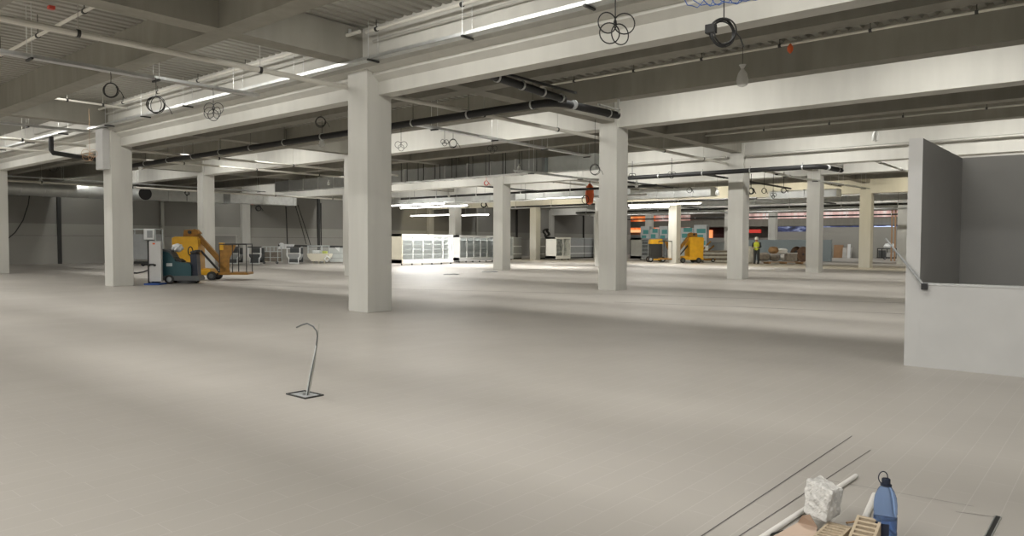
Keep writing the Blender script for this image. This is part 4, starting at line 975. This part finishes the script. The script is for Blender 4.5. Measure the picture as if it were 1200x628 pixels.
# steel slot channel in the floor
t = thing('floor_channel', 'short steel slot channel set in the tiles beside the bottle', 'floor channel', (0, 0, 0))
a, b = at(1152, 640, Z=.003), at(1170, 605, Z=.003); d_ = (b-a).normalized(); s_ = Vector((-d_.y, d_.x, 0))
k = MB()
for o in (-.012, .012): k.box((a+b)/2+s_*o, ((b-a).length, .005, .006), 0, Matrix.Rotation(math.atan2(d_.y, d_.x), 3, 'Z'))
k.build('channel_edge', 'galv', t)
k = MB().box((a+b)/2, ((b-a).length, .018, .003), 0, Matrix.Rotation(math.atan2(d_.y, d_.x), 3, 'Z')); k.build('channel_slot', 'black', t)
strip([at(1120, 600, Z=0), at(1166, 606, Z=0)], .004, 'trim_26', 'thin dark cut in the tiles leading to the steel slot channel')
# ------------------------------------------------------------------ light
def batten(u, w, z, L, power, tilt=0.0, fixture=True, spread=PI, col=(1, .985, .945)):
    """a linear lamp, or added fill light, along Y just below the deck: housing with the light under it"""
    area('lamp_or_fill_light', (u, w, z), (.12, L), power, rot=(0, tilt, 0), spread=spread, col=col)
    if fixture:
        t = thing('batten_lamp', 'unseen white batten lamp hung below the deck, some rows added as fill', 'lamp', (u, w, z), group='batten lamps behind the rib beams')
        k = MB().b2((-.05, -L/2, .02), (.05, L/2, .07), .01); h = k.build('housing', 'white', t); h.rotation_euler = (0, tilt, 0)
        for s_ in (-1, 1): MB().cyl((0, s_*L*.4, .06), (0, s_*L*.4, DECK-z-.01), .006, seg=6).build('hanger_rod', 'galv', t)
PW = 1.0
for k in range(-2, 8):
    ub = U0c+k*SU+6.29          # fixed beside the second rib beam of the bay; rows without ribs are added fill
    for b in range(-2, 3):
        for f in (.27, .73):
            w = W0c+b*SW+SW*f
            if w > 46 or w < -14: continue
            if b == -2 and k in (-1, 0) and (k == 0 or f < .5): continue
            pw = {-2: 265, -1: 86, 0: 112, 1: 112, 2: 112, 3: 112}.get(k, 100)*(.6 if w > 36 else 1)
            batten(ub, w, 5.38, 3.2, pw, tilt=-.38 if k >= -1 else 0, fixture=(k >= 0), col=(1, .90, .66) if k == 3 else (1, .985, .945))
            if k in (-1, 0, 1): area('lamp_or_fill_light', (ub+.02, w, 5.36), (.1, 3.2), pw*.16, rot=(0, PI-.5, 0))
for b in range(-2, 2):  # unseen fill row added behind the camera to brighten the near floor
    for f in (.27, .73):
        batten(-5.55, W0c+b*SW+SW*f, 5.40, 3.2, 250, fixture=False)
for ub, pw, b0 in ((3.5, 62, -1), (12.55, 62, -1), (21.55, 62, -2), (30.55, 60, -1)):  # added narrow downlights without any fixture, evening out the floor between the beams
    for b in range(b0, 2):
        for f in (.27, .73):
            area('lamp_or_fill_light', (ub, W0c+b*SW+SW*f, 5.40), (.12, 3.2), pw, spread=math.radians(105))
for x_, y_, pw in ((31.5, 30.5, 130), (32.5, 25.0, 150), (39.5, 17.5, 130), (40.5, 22.5, 110), (39.0, 28.5, 110)):  # more added downlights, no lamp body, to brighten the floor near the chillers
    area('lamp_or_fill_light', (x_, y_, 4.75), (.12, 3.2), pw, spread=math.radians(95))
# visible tubes over the chillers and the lifts
def tube_lamp(a, b, label, power):
    a, b = Vector(a), Vector(b); L = (b-a).length; d_ = b-a
    t = thing('tube_lamp', label, 'lamp', tuple((a+b)/2), math.atan2(d_.y, d_.x))
    MB().b2((-L/2, -.05, .03), (L/2, .05, .09), .01).build('housing', 'white', t)
    MB().cyl((-L/2+.05, 0, 0), (L/2-.05, 0, 0), .035, seg=10).build('tube', 'tube', t, True)
    for x in (-L*.35, L*.35): MB().cyl((x, 0, .08), (x, 0, DECK-a.z-.02), .01, seg=6).build('hanger_rod', 'galv', t)
    area('lamp_or_fill_light', tuple((a+b)/2-Vector((0, 0, .06))), (.1, L), power, rot=(0, 0, math.atan2(d_.y, d_.x)-PI/2))
for px0, py0, px1, py1, X, l in ((459, 241.5, 521, 238, 30.5, 'bright tube lamp over the first chiller, upper of the close pair'), (469, 244, 548, 240.7, 29.5, 'long bright tube lamp over the first chiller, lower of the close pair'),
                               (481, 252.8, 527, 252, 39, 'low bright tube lamp between the first chiller and the column'), (541, 251.5, 573, 252.3, 39.5, 'low bright tube lamp above the second chiller')):
    tube_lamp(at(px0, py0, X=X), at(px1, py1, X=X), l, 330 if X < 31 else 130)
tube_lamp(at(736, 241, X=43), at(822, 238, X=43), 'long bright tube lamp above the yellow mast lifts', 60)
tube_lamp(at(738, 243.5, X=44), at(785, 242, X=44), 'short bright tube lamp under the long one above the lifts', 45)
wd = bpy.data.worlds.new('world'); sc.world = wd; wd.use_nodes = True
wd.node_tree.nodes['Background'].inputs['Color'].default_value = (1, .95, .87, 1); wd.node_tree.nodes['Background'].inputs['Strength'].default_value = .06
vs_ = sc.view_settings; vs_.view_transform = 'Standard'; vs_.look = 'None'; vs_.gamma = 1; vs_.exposure = 0.09; vs_.use_curve_mapping = False
sc.cycles.use_denoising = True
sc.cycles.max_bounces = 6; sc.cycles.diffuse_bounces = 4
sc.cycles.sample_clamp_indirect = 6
